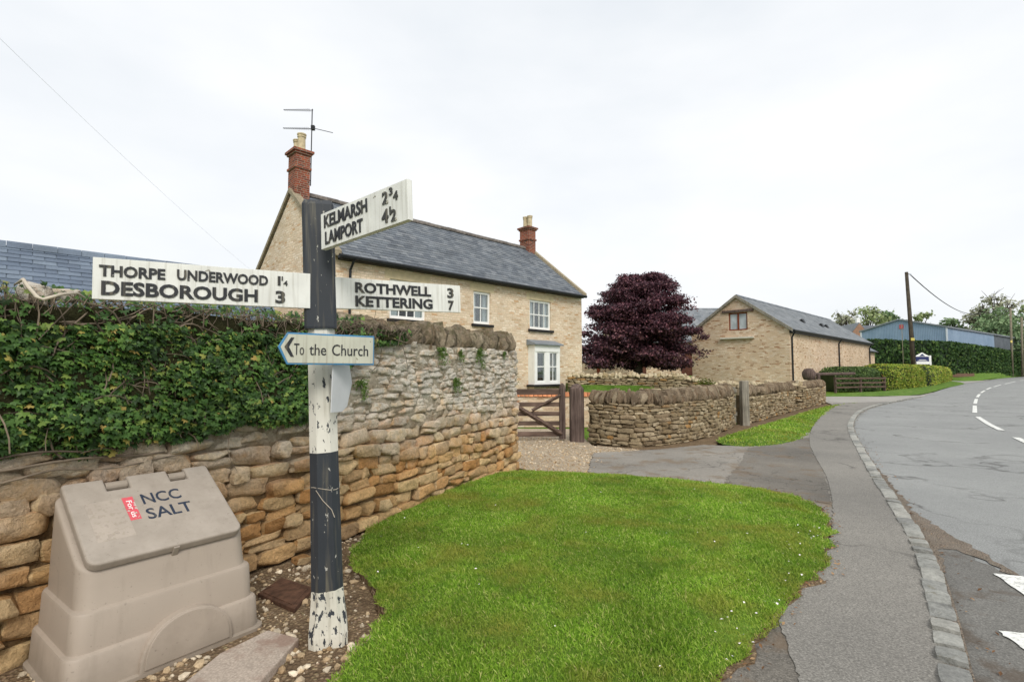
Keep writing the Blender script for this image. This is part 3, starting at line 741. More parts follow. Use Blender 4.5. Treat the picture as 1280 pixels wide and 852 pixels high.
def copes(parent, meshes, path, s0, s1, ztop, hr, wr, depth, thick, lean=0.2, name='coping_stone'):
    s = s0; o0 = parent.location
    while s < s1:
        wd = random.uniform(*wr); h = random.uniform(*hr); p = path.at(s + wd / 2); t = path.tan(s + wd / 2); n = Vector((t.y, -t.x, 0))
        q = p - n * (thick / 2 + random.uniform(-.03, .03)) - o0
        link(name, random.choice(meshes), None, parent, (q.x, q.y, ztop(s) + h * 0.40), (random.uniform(-.12, .12), random.uniform(-lean, lean) + lean * .4, math.atan2(t.y, t.x) + random.uniform(-.12, .12)), (wd * 1.12, depth * random.uniform(.8, 1.05), h))
        s += wd * random.uniform(.9, 1.1)

# --- tall rubble wall in the foreground
W1 = Path([(-4.3, -1.1), (-3.55, 0.4), (-2.98, 1.56), (-2.58, 2.66), (-2.02, 3.82), (-1.45, 4.78), (-0.72, 6.18), (-0.05, 7.55), (0.06, 7.82), (0.02, 8.02), (-0.2, 8.2), (-0.55, 8.38)])
def s_at_y(path, y):
    return min((abs(path.at(i * .02).y - y), i * .02) for i in range(int(path.L / .02)))[1]
sA = s_at_y(W1, 1.3); s44 = s_at_y(W1, 4.35); s48 = s_at_y(W1, 4.8); s52 = s_at_y(W1, 5.25); sE = W1.L
wt = lambda s: 1.76 + 0.05 * min(1, max(0, (s - sA) / (sE - sA))) + 0.04 * mnoise.noise(Vector((s * 1.3, 0, 5)))
def ivylow(s):
    b = 1.05 + 0.10 * mnoise.noise(Vector((s * 2.1, 0, 1))) + 0.05 * mnoise.noise(Vector((s * 6.0, 0, 4)))
    if s < s44: return b
    if s < s48: return b + (1.72 - b) * ((s - s44) / (s48 - s44))
    return 1.72 + (s - s48) * 0.12
tw = thing('rubble_wall', 'tall old rubble stone wall, ochre below and limewashed grey above, ivy on its left', 'wall', (W1.at(s44).x, W1.at(s44).y, 0))
core(tw, 'wall_core', W1, 0.0, sE, -0.1, wt, lambda s, z: 0.012 if z > 1.0 + 0.25 * mnoise.noise(Vector((s, z, 2))) else 0.04, 0.48, m_mortar, 0.05, 0.05)
rub = with_mat(ST_HI, m_rubble)
it = courses(W1, sA, sE, 0.0, wt, lambda z: (0.05, 0.135) if z < 1.0 else (0.045, 0.10), lambda z: (0.11, 0.36) if z < 0.95 else (0.09, 0.28), -0.004,
             skip=lambda s, z: s < s52 and z > ivylow(s) + 0.16, wob=0.035, dp=0.2,
             proud=lambda s, z: random.uniform(-0.01, 0.05) if z < 1.0 else random.uniform(-0.012, 0.022), tilt=0.09)
dress(tw, rub, it, 296, W1)
cop = with_mat(ST_LO, m_cope)
copes(tw, with_mat(ST_COPE, m_cope), W1, s48 - 0.1, sE - 0.1, wt, (0.14, 0.31), (0.045, 0.11), 0.48, 0.42, 0.3)

# --- ivy over its left half
ivy = thing('ivy', 'dense dark green ivy draped over the left half of the rubble wall', 'ivy', (W1.at(s44 - 1).x, W1.at(s44 - 1).y, 1.0))
iv0 = ivy.location
m_ivy = leaf_mat('ivy_leaf', [(0, srgb(36, 58, 24)), (0.3, srgb(52, 82, 34)), (0.6, srgb(72, 106, 46)), (0.85, srgb(98, 130, 60)), (0.96, srgb(128, 146, 66)), (1, srgb(170, 146, 78))], 0.5, 0.15, 0.3, 2.5)
m_ivyback = stone_mat('ivy_litter_and_gap_shade', [(0, srgb(54, 54, 32)), (1, srgb(72, 66, 44))])  # dark litter colour with the deep shade of the leaf gaps painted in
lv = [(0, -.12, -.05), (.36, -.42, -.1), (.62, -.12, -.12), (.40, .08, -.02), (.44, .42, -.08), (.17, .34, 0), (0, .85, -.12), (-.17, .34, 0), (-.44, .42, -.08), (-.40, .08, -.02), (-.62, -.12, -.12), (-.36, -.42, -.1), (0, .08, .06)]
lf = [(i, (i + 1) % 12, 12) for i in range(12)]
N = 20000
S = sA + (s52 + 0.15 - sA) * rng.random(N); U = rng.random(N)
pos, nrm = [], []
for s, u in zip(S, U):
    lo = ivylow(s); hi = wt(s) + 0.22
    if s > s48: hi = wt(s) + 0.12
    if u > 0.98: lo -= 0.12
    z = lo + (hi - lo) * u ** 0.9
    clump = mnoise.noise(Vector((s * 2.6, z * 3.2, 0))) + 0.5 * mnoise.noise(Vector((s * 6, z * 7, 3)))
    hole = mnoise.noise(Vector((s * 3.6 + 9, z * 4.4, 7))) + 0.25 * mnoise.noise(Vector((s * 11, z * 12, 2)))
    edge = min(1, (z - lo) / 0.15)
    if hole > 0.58 and random.random() < 0.85: continue
    if z > wt(s) + 0.08 and random.random() < 0.5: continue
    p = W1.at(s); t = W1.tan(s); n = Vector((t.y, -t.x, 0))
    dep = (0.06 + 0.10 * max(0, 0.6 + clump)) * (0.4 + 0.6 * edge) * random.uniform(0.3, 1.0) ** 0.6
    if z > wt(s): dep -= random.uniform(0, 0.45)
    q = p + n * dep; pos.append((q.x - iv0.x, q.y - iv0.y, z - iv0.z))
    v = n * 0.9 + Vector((0, 0, 0.55)) + Vector(rdir(1)[0]) * 0.55; nrm.append(tuple(v))
pos = np.array(pos); nrm = np.array(nrm); n = len(pos)
sz = 0.018 + 0.032 * rng.random(n) ** 1.2
# leaf tips point down: +Y of the frame is turned downwards with some spread
roll = math.pi + rng.normal(0, 0.7, n)
FR = frames(nrm, roll)
dist = np.linalg.norm(pos + np.array(iv0) - np.array([0, 0, 1.5]), axis=1)
big = np.argsort(-(sz / dist) * (1 + 0 * sz))
# only leaves at the outside and inside the picture count as the big ones
wpos = pos + np.array(iv0); vis = (wpos[:, 0] / wpos[:, 1] > -0.99) & (wpos[:, 1] > 0)
sel = [i for i in big if vis[i]][:280]; selm = np.zeros(n, bool); selm[sel] = True
leaf_me = bpy.data.meshes.new('leaf'); leaf_me.from_pydata(lv, [], lf); leaf_me.materials.append(m_ivy)
for i in sel:
    o = link('leaf', leaf_me, None, ivy); o.matrix_local = Matrix.LocRotScale(Vector(pos[i]), Matrix([list(r) for r in FR[i]]).to_quaternion(), Vector((sz[i],) * 3))
inst('leaves', lv, lf, FR[~selm], sz[~selm], pos[~selm], m_ivy, ivy, False, 'stuff')
# litter darkened to paint deep shade between the leaves, and stems behind them
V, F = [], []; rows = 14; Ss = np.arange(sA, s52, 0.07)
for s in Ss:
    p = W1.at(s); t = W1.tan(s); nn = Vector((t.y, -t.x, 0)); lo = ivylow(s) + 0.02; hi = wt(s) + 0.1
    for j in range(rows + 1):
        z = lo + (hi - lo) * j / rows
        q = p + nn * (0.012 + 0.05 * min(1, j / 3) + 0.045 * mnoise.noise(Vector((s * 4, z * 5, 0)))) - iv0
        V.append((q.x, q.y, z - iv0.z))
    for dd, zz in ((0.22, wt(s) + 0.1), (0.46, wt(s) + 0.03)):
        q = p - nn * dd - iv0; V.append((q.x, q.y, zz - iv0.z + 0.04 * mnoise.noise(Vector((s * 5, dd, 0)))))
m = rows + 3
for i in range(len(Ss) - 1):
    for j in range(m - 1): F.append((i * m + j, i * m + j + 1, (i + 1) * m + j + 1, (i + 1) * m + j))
me = bpy.data.meshes.new('litter_and_shade_mat'); me.from_pydata(V, [], F); link('litter_and_shade_mat', me, m_ivyback, ivy, smooth=True)
tb = MB()
for k in range(480):
    s = random.uniform(sA, s52 + 0.1); z = random.uniform(ivylow(s) - 0.02, wt(s) + 0.16); ang = random.gauss(1.4, 0.9); pts = []
    if random.random() < 0.35: z = random.uniform(wt(s) - 0.1, wt(s) + 0.2)
    L = random.uniform(0.12, 0.5); cu = random.uniform(-2.2, 2.2)
    for j in range(6):
        p = W1.at(s); t = W1.tan(s); nn = Vector((t.y, -t.x, 0))
        q = p + nn * (0.075 + 0.05 * mnoise.noise(Vector((s * 3, z * 3, k)))) - iv0; pts.append((q.x, q.y, z - iv0.z))
        s += math.cos(ang) * L / 5; z += math.sin(ang) * L / 5 * (1 if z < wt(s) + 0.12 else -1); ang += cu / 5
    tb.tube(pts, [0.004 * random.uniform(.5, 1.3)] * 5 + [0.0015], 4, False)
o = tb.build('stems', m_twig, ivy); o['kind'] = 'stuff'
for s, z, L, r in ((sA + .3, 1.0, 1.9, .012), (sA + .9, 1.06, 1.2, .009), (sA + 1.4, 0.95, 0.9, .007)):
    pts = []
    for j in range(14):
        p = W1.at(s); t = W1.tan(s); nn = Vector((t.y, -t.x, 0)); q = p + nn * (0.055 + .02 * math.sin(j)) - iv0
        pts.append((q.x, q.y, z - iv0.z + 0.05 * mnoise.noise(Vector((s * 3, r * 900, 0))))); s += L / 13
    MB().tube(pts, [r * (1 - .5 * j / 13) for j in range(14)], 6).build('stem', m_twig, ivy, smooth=True)

# boulders and a bleached branch lying on the wall top
for px, py, Y, s3, lab in ((44, 368, 2.72, (.13, .12, .11), 'round ochre boulder lying on the ivy covered wall top, leftmost'), (80, 369, 2.85, (.13, .1, .07), 'flat ochre stone on the wall top between the boulder and the branch')):
    p = at(px, py, Y)
    o = link('loose_stone', random.choice(rub), None, None, p, (0.2, 0.1, 0.5), s3); tag(o, lab, 'stone')
q = [at(18, 356, 2.6), at(29, 349, 2.52), at(35, 358, 2.5), at(46, 371, 2.5), at(54, 374, 2.5), at(76, 368, 2.56), at(96, 366, 2.64), at(106, 372, 2.7)]
br = MB().tube(q, [.004, .008, .009, .009, .008, .008, .007, .004], 8).build('dead_branch', m_driftwood, smooth=True); tag(br, 'bleached dead branch lying on the ivy at the wall top', 'branch')

# ferns and tufts rooted in the wall face
m_fern = leaf_mat('fern', [(0, srgb(70, 96, 44)), (0.6, srgb(100, 128, 60)), (1, srgb(128, 148, 78))], 0.6, 0.3)
m_moss = leaf_mat('moss', [(0, srgb(64, 74, 26)), (0.6, srgb(92, 100, 36)), (1, srgb(122, 118, 50))], 0.9, 0.2)
def tuft(s, z, r, nl, label, mat, droop=0.6, name='wall_plant', cat='plant', grp='plants rooted in the rubble wall'):
    p = W1.at(s); t = W1.tan(s); nn = Vector((t.y, -t.x, 0)); b = p + nn * 0.0; b.z = z
    r0 = thing(name, label, cat, b, group=grp)
    P_, Nn, = [], []
    n = nl * 14; k = rng.random(n); a = rng.random(n) * 6.28; 
    stem = rng.integers(0, nl, n); sa = rng.random(nl) * 6.28; sl_ = r * (0.5 + 0.6 * rng.random(nl))
    T3d = np.array([t.x, t.y, 0]); N3 = np.array([nn.x, nn.y, 0]); Zv = np.array([0, 0, 1.0])
    ca, sn = np.cos(sa[stem]), np.sin(sa[stem]); ln = sl_[stem] * k
    X = (T3d * (ca * ln)[:, None]) + N3 * (0.03 + 0.35 * ln * (1 - .4 * k))[:, None] + Zv * (sn * ln * 0.9 - droop * ln * k + .0)[:, None]
    X += rng.normal(0, r * .05, (n, 3))
    inst('foliage', [(-.25, 0, 0), (0, -.9, .1), (.25, 0, 0), (0, .9, -.2)], [(0, 1, 2, 3)], frames(rdir(n) * .9 + N3 * .6 + [0, 0, .5], rng.random(n) * 6.3), 0.014 + .012 * rng.random(n), X, mat, r0, False, 'stuff')
    tb = MB()
    for i in range(min(nl, 12)):
        e = T3d * math.cos(sa[i]) * sl_[i] + N3 * (.03 + .2 * sl_[i]) + Zv * (math.sin(sa[i]) * sl_[i] * .9 - droop * sl_[i])
        tb.tube([(0, 0, 0), tuple(e * .5 + Zv * .02), tuple(e)], [.003, .002, .001], 3, False)
    tb.build('stalks', mat, r0)
for px, py, r, nl, lab in ((549, 438, .15, 22, 'feathery green fern just under the coping, leftmost of the upper row'), (573, 441, .09, 10, 'tiny green tuft between the two larger ferns under the coping'),
                       (597, 440, .17, 30, 'largest green fern hanging under the coping near the wall end'), (567, 476, .13, 22, 'green fern halfway down the limewashed wall face'), (628, 442, .07, 9, 'small green tuft on the wall under the rightmost coping stones'),
                       (448, 478, .13, 16, 'leafy sprig on the wall just right of the sign post')):
    d_ = ray(px, py); best = None
    for i in range(int(W1.L / .02)):
        p = W1.at(i * .02); e = abs(p.x / max(p.y, .1) - d_.x / d_.y) if p.y > 1 and p.y < 7.9 else 9
        if best is None or e < best[0]: best = (e, i * .02, p.y)
    tuft(best[1], at(px, py, best[2]).z, r, nl, lab, m_fern)
tuft(sE - 0.5, 1.62, .24, 44, 'yellow green moss hanging over the wall end beside the house', m_moss, 1.3, 'hanging_moss', 'moss', None)

# --- dry stone wall right of the gate post
def low_wall(name, label, pts, h, zb, maxparts, stone_w, stone_h, cope_h, cope_w, mats, thick=0.38, cop_thick=0.4, meshes=None, lean=0.2, zt=None):
    pa = Path(pts); t_ = thing(name, label, 'wall', (pa.at(pa.L / 2).x, pa.at(pa.L / 2).y, 0))
    top = zt if zt else (lambda s: h + 0.03 * mnoise.noise(Vector((s * .8, h, 0))))
    core(t_, 'wall_core', pa, 0, pa.L, zb, top, lambda s, z: 0.045, thick, mats[1], 0.15, 0.15)
    it = courses(pa, 0, pa.L, zb + .05, top, stone_h, stone_w, 0.003, dp=0.16, wob=0.022, proud=lambda s, z: random.uniform(-.025, .028), tilt=.06)
    dress(t_, with_mat(meshes or ST_LO, mats[0]), it, maxparts, pa)
    copes(t_, with_mat(ST_COPE, mats[2]), pa, 0.0, pa.L - .05, top, cope_h, cope_w, cop_thick, thick, lean)
    return t_, pa
w2 = [gp(735, 553), gp(765, 557), gp(805, 558), gp(850, 553), gp(885, 546), gp(908, 538), gp(920, 531)]
low_wall('dry_stone_wall', 'curving dry stone wall between the gate post and the small grey gate', [(p.x, p.y) for p in w2], 0.84, -0.06, 298, (0.09, 0.32), (0.04, 0.095), (0.16, 0.36), (0.06, 0.14), (m_dry, m_drycore, m_drycope), lean=0.28)
w3 = [gp(938, 529), gp(965, 521.5), gp(1000, 511.5), gp(1032, 503.5)]
low_wall('dry_stone_wall', 'straight dry stone wall behind the far grass strip, before the barn', [(p.x, p.y) for p in w3] + [(gp(1032, 503.5).x + .1, gp(1032, 503.5).y + .8)], 0.8, -0.06, 120, (0.1, 0.34), (0.04, 0.1), (0.16, 0.32), (0.07, 0.16), (m_dry, m_drycore, m_drycope), lean=0.3)
def zt4(s): return 1.24 if s < 4.2 else max(0.92, 1.24 - (s - 4.2) * 0.28)
low_wall('garden_wall', 'ochre garden wall with pale rounded coping below the copper beech', [(2.2, 20.2), (4.5, 20.0), (6.4, 19.8), (8.2, 19.6), (11.0, 19.4)], 1.2, 0.3, 0, (0.15, 0.42), (0.05, 0.1), (0.12, 0.24), (0.1, 0.22), (m_dry, m_drycore, m_palecope), lean=0.3, zt=zt4)
# low brick-capped wall seen through the gate
lb = thing('garden_wall', 'low wall with rounded terracotta coping seen between the gate bars', 'wall', (1.0, 14.2, 0))
bx('wall_core', m_barn, lb, -3.2, 2.0, 0, .3, -.05, .78)
m_terra = simple('terracotta', srgb(186, 122, 84), .25, 8, .9, .3, rv=.3)
tme = MB().prism([(-.19 + .38 * i / 8, .12 * math.sin(math.pi * i / 8)) for i in range(9)], 'x', -.055, .055).build('coping_brick', m_terra, lb); tme.location = (-3.1, .15, .782); k = -3.1 + .125
while k < 2.0:
    o = tme.copy(); col.objects.link(o); o.parent = lb; o.location = (k, .15, .782 + random.uniform(-.008, .008)); k += .125
# ------------------------------------------------------------------ buildings
def slate_rows(L, slope, w, expo, t=0.012, jit=0.004):
    """yield (x, q, width) of slates laid from the eave up, broken bond"""
    q = 0.0; k = 0
    while q < slope - 0.02:
        x = -w * 0.5 if k % 2 else 0.0
        while x < L:
            x0 = max(0, x); x1 = min(L, x + w)
            if x1 - x0 > 0.03: yield x0, x1, q, k
            x += w
        q += expo; k += 1
SL = np.array([(0, 0, 0), (1, 0, 0), (1, 1, 0), (0, 1, 0), (0, 0, 1), (1, 0, 1), (1, 1, 1), (0, 1, 1)], float)
SLF = np.array([(3, 2, 1, 0), (4, 5, 6, 7), (0, 1, 5, 4), (1, 2, 6, 5), (2, 3, 7, 6), (3, 0, 4, 7)])
def slates(parent, mat, L, y0, z0, y1, z1, w, expo, x_off=0.0, part=None, flip=1):
    """slope from eave (y0,z0) to ridge (y1,z1); part(x,q) -> True makes the slate its own object"""
    dy, dz = y1 - y0, z1 - z0; slope = math.hypot(dy, dz); uy, uz = dy / slope, dz / slope; ny, nz = -uz * (1 if uy > 0 else -1), abs(uy)
    V, F, nb = [], [], 0; unit = None
    for x0, x1, q, k in slate_rows(L, slope, w, expo):
        ln = min(expo * 1.35, slope - q + 0.02); lift = 0.018 + random.uniform(-.003, .003)
        gp_ = .016 if part else .008
        xs = SL[:, 0] * (x1 - x0 - gp_) + x0 + x_off + .004; qs = SL[:, 1] * ln + q + random.uniform(-.006, .006); hs = SL[:, 2] * 0.011 + (1 - SL[:, 1]) * lift
        vv = np.column_stack([xs, y0 + uy * qs + ny * hs, z0 + uz * qs + nz * hs])
        if part and part(x0 + x_off, q, slope):
            me = bpy.data.meshes.new('slate'); me.from_pydata([tuple(v) for v in vv], [], [tuple(f) for f in SLF]); link('slate', me, mat, parent)
        else: V.append(vv); F.append(SLF + nb); nb += 8
    if V: np_mesh('slates', np.vstack(V), np.vstack(F), mat, parent, False, 'stuff')
def wall_with_openings(name, mat, parent, x0, x1, z0, z1, holes, y0=0.0, t=0.25, axis='x', u_pos=0.0):
    """a straight wall pierced by rectangular openings, split into blocks that butt end to end"""
    xs = sorted({x0, x1} | {h[0] for h in holes} | {h[1] for h in holes}); zs = sorted({z0, z1} | {h[2] for h in holes} | {h[3] for h in holes})
    V = {}; F = []; vl = []
    def vid(x, y, z):
        k = (round(x, 4), round(y, 4), round(z, 4))
        if k not in V: V[k] = len(vl); vl.append(k)
        return V[k]
    solid = lambda i, j: 0 <= i < len(xs) - 1 and 0 <= j < len(zs) - 1 and not any(h[0] - 1e-6 <= xs[i] and xs[i + 1] <= h[1] + 1e-6 and h[2] - 1e-6 <= zs[j] and zs[j + 1] <= h[3] + 1e-6 for h in holes)
    for i in range(len(xs) - 1):
        for j in range(len(zs) - 1):
            if not solid(i, j): continue
            a, b, c, e = xs[i], xs[i + 1], zs[j], zs[j + 1]
            F.append((vid(a, y0, c), vid(b, y0, c), vid(b, y0, e), vid(a, y0, e)))
            F.append((vid(b, y0 + t, c), vid(a, y0 + t, c), vid(a, y0 + t, e), vid(b, y0 + t, e)))
            if not solid(i - 1, j): F.append((vid(a, y0, c), vid(a, y0, e), vid(a, y0 + t, e), vid(a, y0 + t, c)))
            if not solid(i + 1, j): F.append((vid(b, y0, c), vid(b, y0 + t, c), vid(b, y0 + t, e), vid(b, y0, e)))
            if not solid(i, j - 1): F.append((vid(a, y0, c), vid(a, y0 + t, c), vid(b, y0 + t, c), vid(b, y0, c)))
            if not solid(i, j + 1): F.append((vid(a, y0, e), vid(b, y0, e), vid(b, y0 + t, e), vid(a, y0 + t, e)))
    me = bpy.data.meshes.new(name); me.from_pydata(vl, [], F)
    return link(name, me, mat, parent)
def gable(name, mat, parent, x, t, D, zb, ze, zr):
    return MB().prism([(0, zb), (D, zb), (D, ze), (D / 2, zr), (0, ze)], 'x', x, x + t).build(name, mat, parent)
def sash(parent, x0, x1, z0, z1, cols_, rows, y=0.06, fr=0.085, glass=None, fmat=None, sidew=None):
    """window part with frame, glazing bars and one pane per light"""
    fmat = fmat or m_white; glass = glass or m_pane
    f = MB(); f.box(x0, x0 + fr, y, y + .09, z0, z1); f.box(x1 - fr, x1, y, y + .09, z0, z1); f.box(x0 + fr, x1 - fr, y, y + .09, z0, z0 + fr * 1.3); f.box(x0 + fr, x1 - fr, y, y + .09, z1 - fr, z1)
    wn = f.build('window', fmat, parent)
    a, b, c, e = x0 + fr, x1 - fr, z0 + fr * 1.3, z1 - fr; zm = (c + e) / 2; bar = .04
    xs = [a + (b - a) * i / cols_ for i in range(cols_ + 1)]
    if sidew: xs = [a, a + sidew, (a + b) / 2, b - sidew, b]
    for i in range(1, len(xs) - 1): bx('glazing_bar', fmat, wn, xs[i] - bar / 2, xs[i] + bar / 2, y + .025, y + .06, c, e)
    if rows == 2: bx('meeting_rail', fmat, wn, a, b, y + .012, y + .07, zm - .022, zm + .022)
    for i in range(len(xs) - 1):
        for (p, q) in (((c, zm - .022), (zm + .022, e)) if rows == 2 else ((c, e),)):
            bx('pane', glass, wn, xs[i] + (bar / 2 if i else 0), xs[i + 1] - (bar / 2 if i < len(xs) - 2 else 0), y + .036, y + .046, p, q)
    return wn
def ridge_tiles(parent, L, y, z, ln=0.45, r=0.12, mat=None, x0=0.0):
    n = int(L / ln); prof = [(-r, -.1), (-r * .55, .02), (0, .07), (r * .55, .02), (r, -.1), (r * .8, -.12), (0, .035), (-r * .8, -.12)]
    o = MB().prism(prof, 'x', 0, L / n - .008).build('ridge_tile', mat or m_ridge, parent); o.location = (x0, y, z)
    for i in range(1, n):
        c = o.copy(); col.objects.link(c); c.parent = parent; c.location = (x0 + i * L / n, y, z + random.uniform(-.006, .006))
def stack(parent, x, y, z0, z1, wx, wy, pots, name='chimney'):
    ch = bx(name, m_brick, parent, x - wx / 2, x + wx / 2, y - wy / 2, y + wy / 2, z0, z1)
    zz = z1
    bx('brick_band', m_brick, ch, x - wx / 2 - .04, x + wx / 2 + .04, y - wy / 2 - .04, y + wy / 2 + .04, z1 - .52, z1 - .44)
    m = MB(); m.box(x - wx / 2 - .05, x + wx / 2 + .05, y - wy / 2 - .05, y + wy / 2 + .05, z1, z1 + .07); m.box(x - wx / 2 - .1, x + wx / 2 + .1, y - wy / 2 - .1, y + wy / 2 + .1, z1 + .07, z1 + .15)
    m.build('brick_cap', m_brick, ch)
    m = MB().add([(x - wx / 2 - .09, y - wy / 2 - .09, z1 + .152), (x + wx / 2 + .09, y - wy / 2 - .09, z1 + .152), (x + wx / 2 + .09, y + wy / 2 + .09, z1 + .152), (x - wx / 2 - .09, y + wy / 2 + .09, z1 + .152),
                  (x - wx / 4, y - wy / 4, z1 + .25), (x + wx / 4, y - wy / 4, z1 + .25), (x + wx / 4, y + wy / 4, z1 + .25), (x - wx / 4, y + wy / 4, z1 + .25)],
                 [(3, 2, 1, 0), (4, 5, 6, 7), (0, 1, 5, 4), (1, 2, 6, 5), (2, 3, 7, 6), (3, 0, 4, 7)])
    m.build('flaunching', m_cope, ch)
    for px, py, r, h in pots:
        zb = z1 + .2
        MB().lathe([(r, zb), (r * .96, zb + h * .75), (r * 1.12, zb + h * .78), (r * 1.12, zb + h * .84), (r * .98, zb + h * .87), (r * 1.2, zb + h * .93), (r * 1.2, zb + h), (r * .8, zb + h), (r * .78, zb + h * .6)], x + px, y + py, 14).build('chimney_pot', m_pot, ch, smooth=False)
    return ch

# --- the farmhouse
HL, HD, HE, HR = 12.12, 6.3, 5.0, 7.5
hs = thing('farmhouse', 'two storey limestone farmhouse with grey slate roof and brick chimneys', 'house', (-5.35, 15.0, 0), R(45))
wins = [(1.99, 3.39, 3.18, 4.47), (5.54, 6.40, 3.24, 4.47), (8.60, 9.94, 3.22, 4.45), (8.67, 10.0, 1.0, 2.28), (1.9, 3.2, 0.9, 2.3)]
wall_with_openings('wall', m_house, hs, .35, HL - .35, -.1, HE, wins)
bx('rear_wall', m_house, hs, .35, HL - .35, HD - .25, HD, -.1, HE)
gable('gable', m_house, hs, 0, .35, HD, -.1, HE, HR)
gable('gable', m_house, hs, HL - .35, .35, HD, -.1, HE, HR)
bx('inner_dark', m_sill_roomdark, hs, .36, HL - .36, 1.2, 1.25, 0, HE - .1)  # black sheet painted in for the unlit room behind the panes
sl_y = -0.22; pit = (HR - HE) / (HD / 2)
rf = MB().prism([(sl_y, HE + sl_y * pit), (HD / 2, HR), (HD - sl_y, HE + sl_y * pit), (HD - sl_y, HE + sl_y * pit + .1), (HD / 2, HR + .1), (sl_y, HE + sl_y * pit + .1)], 'x', .12, HL - .12).build('roof', m_slate, hs)
slates(rf, m_slate, HL - .5, sl_y - .02, HE + sl_y * pit + .1, HD / 2, HR + .1, 0.3, 0.2, .25)
ridge_tiles(rf, HL - .7, HD / 2, HR + .17, .45, .14, None, .35)
for xx in (0.0, HL):   # stone verge copings on both gables
    for sg in (0, 1):
        ya, yb = (-.24, HD / 2) if sg == 0 else (HD + .24, HD / 2)
        za = HE - .24 * pit
        m = MB().prism([(ya, za + .08), (yb, HR + .08), (yb, HR + .24), (ya, za + .24)], 'x', xx - .1 if xx else -.08, xx + .08 if xx else .2)
        m.build('verge_coping', m_verge, rf)
stack(hs, .262, HD / 2, HR - .5, HR + 1.42, .5, .62, [(-.03, .15, .12, .42), (-.0, -.15, .13, .55)])
stack(hs, HL - .28, HD / 2, HR - .5, HR + 1.05, .5, .62, [(0, .15, .12, .55), (0, -.15, .12, .55)])
MB().prism([(sl_y - .02, HE + sl_y * pit - .02), (.0, HE + sl_y * pit - .02), (.0, HE + sl_y * pit + .085), (sl_y - .02, HE + sl_y * pit + .085)], 'x', .2, HL - .12).build('fascia', m_blackmetal, hs)
m = MB().tube([(.1, sl_y - .09, HE + sl_y * pit + .05), (HL - .05, sl_y - .09, HE + sl_y * pit + .05)], .065, 8); m.build('gutter', m_blackmetal, hs)
MB().tube([(.58, sl_y - .09, HE + sl_y * pit), (.58, -.06, HE - .45), (.58, -.06, 0)], .04, 8).build('downpipe', m_blackmetal, hs)
for i, (a, b, c, e) in enumerate(wins):
    if i < 3: bx('lintel', m_lintel, hs, a - .18, b + .18, -.006, .1, e + .002, e + .27)
    if i == 1: sash(hs, a, b, c, e, 2, 2)
    if i == 0: sash(hs, a, b, c, e, 4, 2)
    if i == 2: sash(hs, a, b, c, e, 4, 2, sidew=.27)
    if i == 4: sash(hs, a, b, c, e, 4, 2)
    if i != 3:
        bx('window_sill', m_sill_roomdark, hs, a - .1, b + .1, -.1, .1, c - .1, c - .002, .008)
        if i < 3:
            bx('curtain', m_curtain, hs, a + .06, a + .06 + (b - a) * .24, .2, .24, c, e); bx('curtain', m_curtain, hs, b - .06 - (b - a) * .2, b - .06, .2, .24, c, e)
# ground floor bay
by = thing if False else None
bay = bx('bay_window', m_white, hs, 8.5, 10.1, -.36, -.002, .93, 1.03, .006)
bx('bay_head', m_white, bay, 8.5, 10.1, -.38, -.002, 2.28, 2.55, .006)
m = MB().prism([(-.5, 2.552), (-.002, 2.552), (-.002, 2.78), (-.5, 2.6)], 'x', 8.4, 10.2); m.build('bay_roof', m_lead, bay)
for a, b in ((8.5, 8.64), (9.18, 9.42), (9.96, 10.1)): bx('mullion', m_white, bay, a, b, -.36, -.25, 1.03, 2.28)
bx('bay_side', m_white, bay, 8.5, 8.56, -.24, -.004, 1.03, 2.28); bx('bay_side', m_white, bay, 10.04, 10.1, -.24, -.004, 1.03, 2.28)
w_ = sash(bay, 8.64, 9.18, 1.03, 2.28, 1, 2, -.34, .05, m_pane)
w_ = sash(bay, 9.42, 9.96, 1.03, 2.28, 2, 2, -.34, .05, m_pane)
bx('window_sill', m_sill_roomdark, bay, 8.4, 10.2, -.46, -.002, .85, .928)
bx('bay_base', m_house, bay, 8.5, 10.1, -.34, -.002, -.05, .85)
# aerial on the left chimney
ae = thing('aerial', 'thin television aerial on a mast beside the left chimney', 'aerial', (0, 0, 0))
pm = Vector((-5.35, 15, 0)) + Matrix.Rotation(R(45), 3, 'Z') @ Vector((.2 + .42, HD / 2 - .12, 0))
ae.location = (pm.x, pm.y, HR + .55)
MB().tube([(0, 0, -.1), (0, 0, 2.66)], .018, 6).build('mast', m_blackmetal, ae)
for z in (.1, .7): MB().tube([(0, 0, z), (-.12, .14, z)], .015, 5).build('bracket', m_blackmetal, ae)
for z, dx, dy in ((2.62, -1.25, .25), (1.95, -1.25, .25)):
    b_ = MB().tube([(0.03, 0, z), (dx * .9, dy, z + .14)], .011, 5).build('boom', m_blackmetal, ae)
    e = MB()
    for k in range(12):
        t = k / 11 * .86 + .1; c = Vector((dx * .9 * t, dy * t, z + .14 * t)); hw = .03 + .03 * (1 - t); e.tube([c + Vector((.2, 1, 0)).normalized() * hw * 2, c - Vector((.2, 1, 0)).normalized() * hw * 2], .006, 4)
        e.tube([c + Vector((0, 0, hw)), c - Vector((0, 0, hw))], .005, 4)
    e.build('elements', m_blackmetal, b_)
MB().tube([(0, 0, 1.98), (.85, -.3, 1.66)], .012, 5).build('boom', m_blackmetal, ae)
bx('junction_box', m_blackmetal, ae, -.02, .1, -.05, .05, 1.9, 2.06)

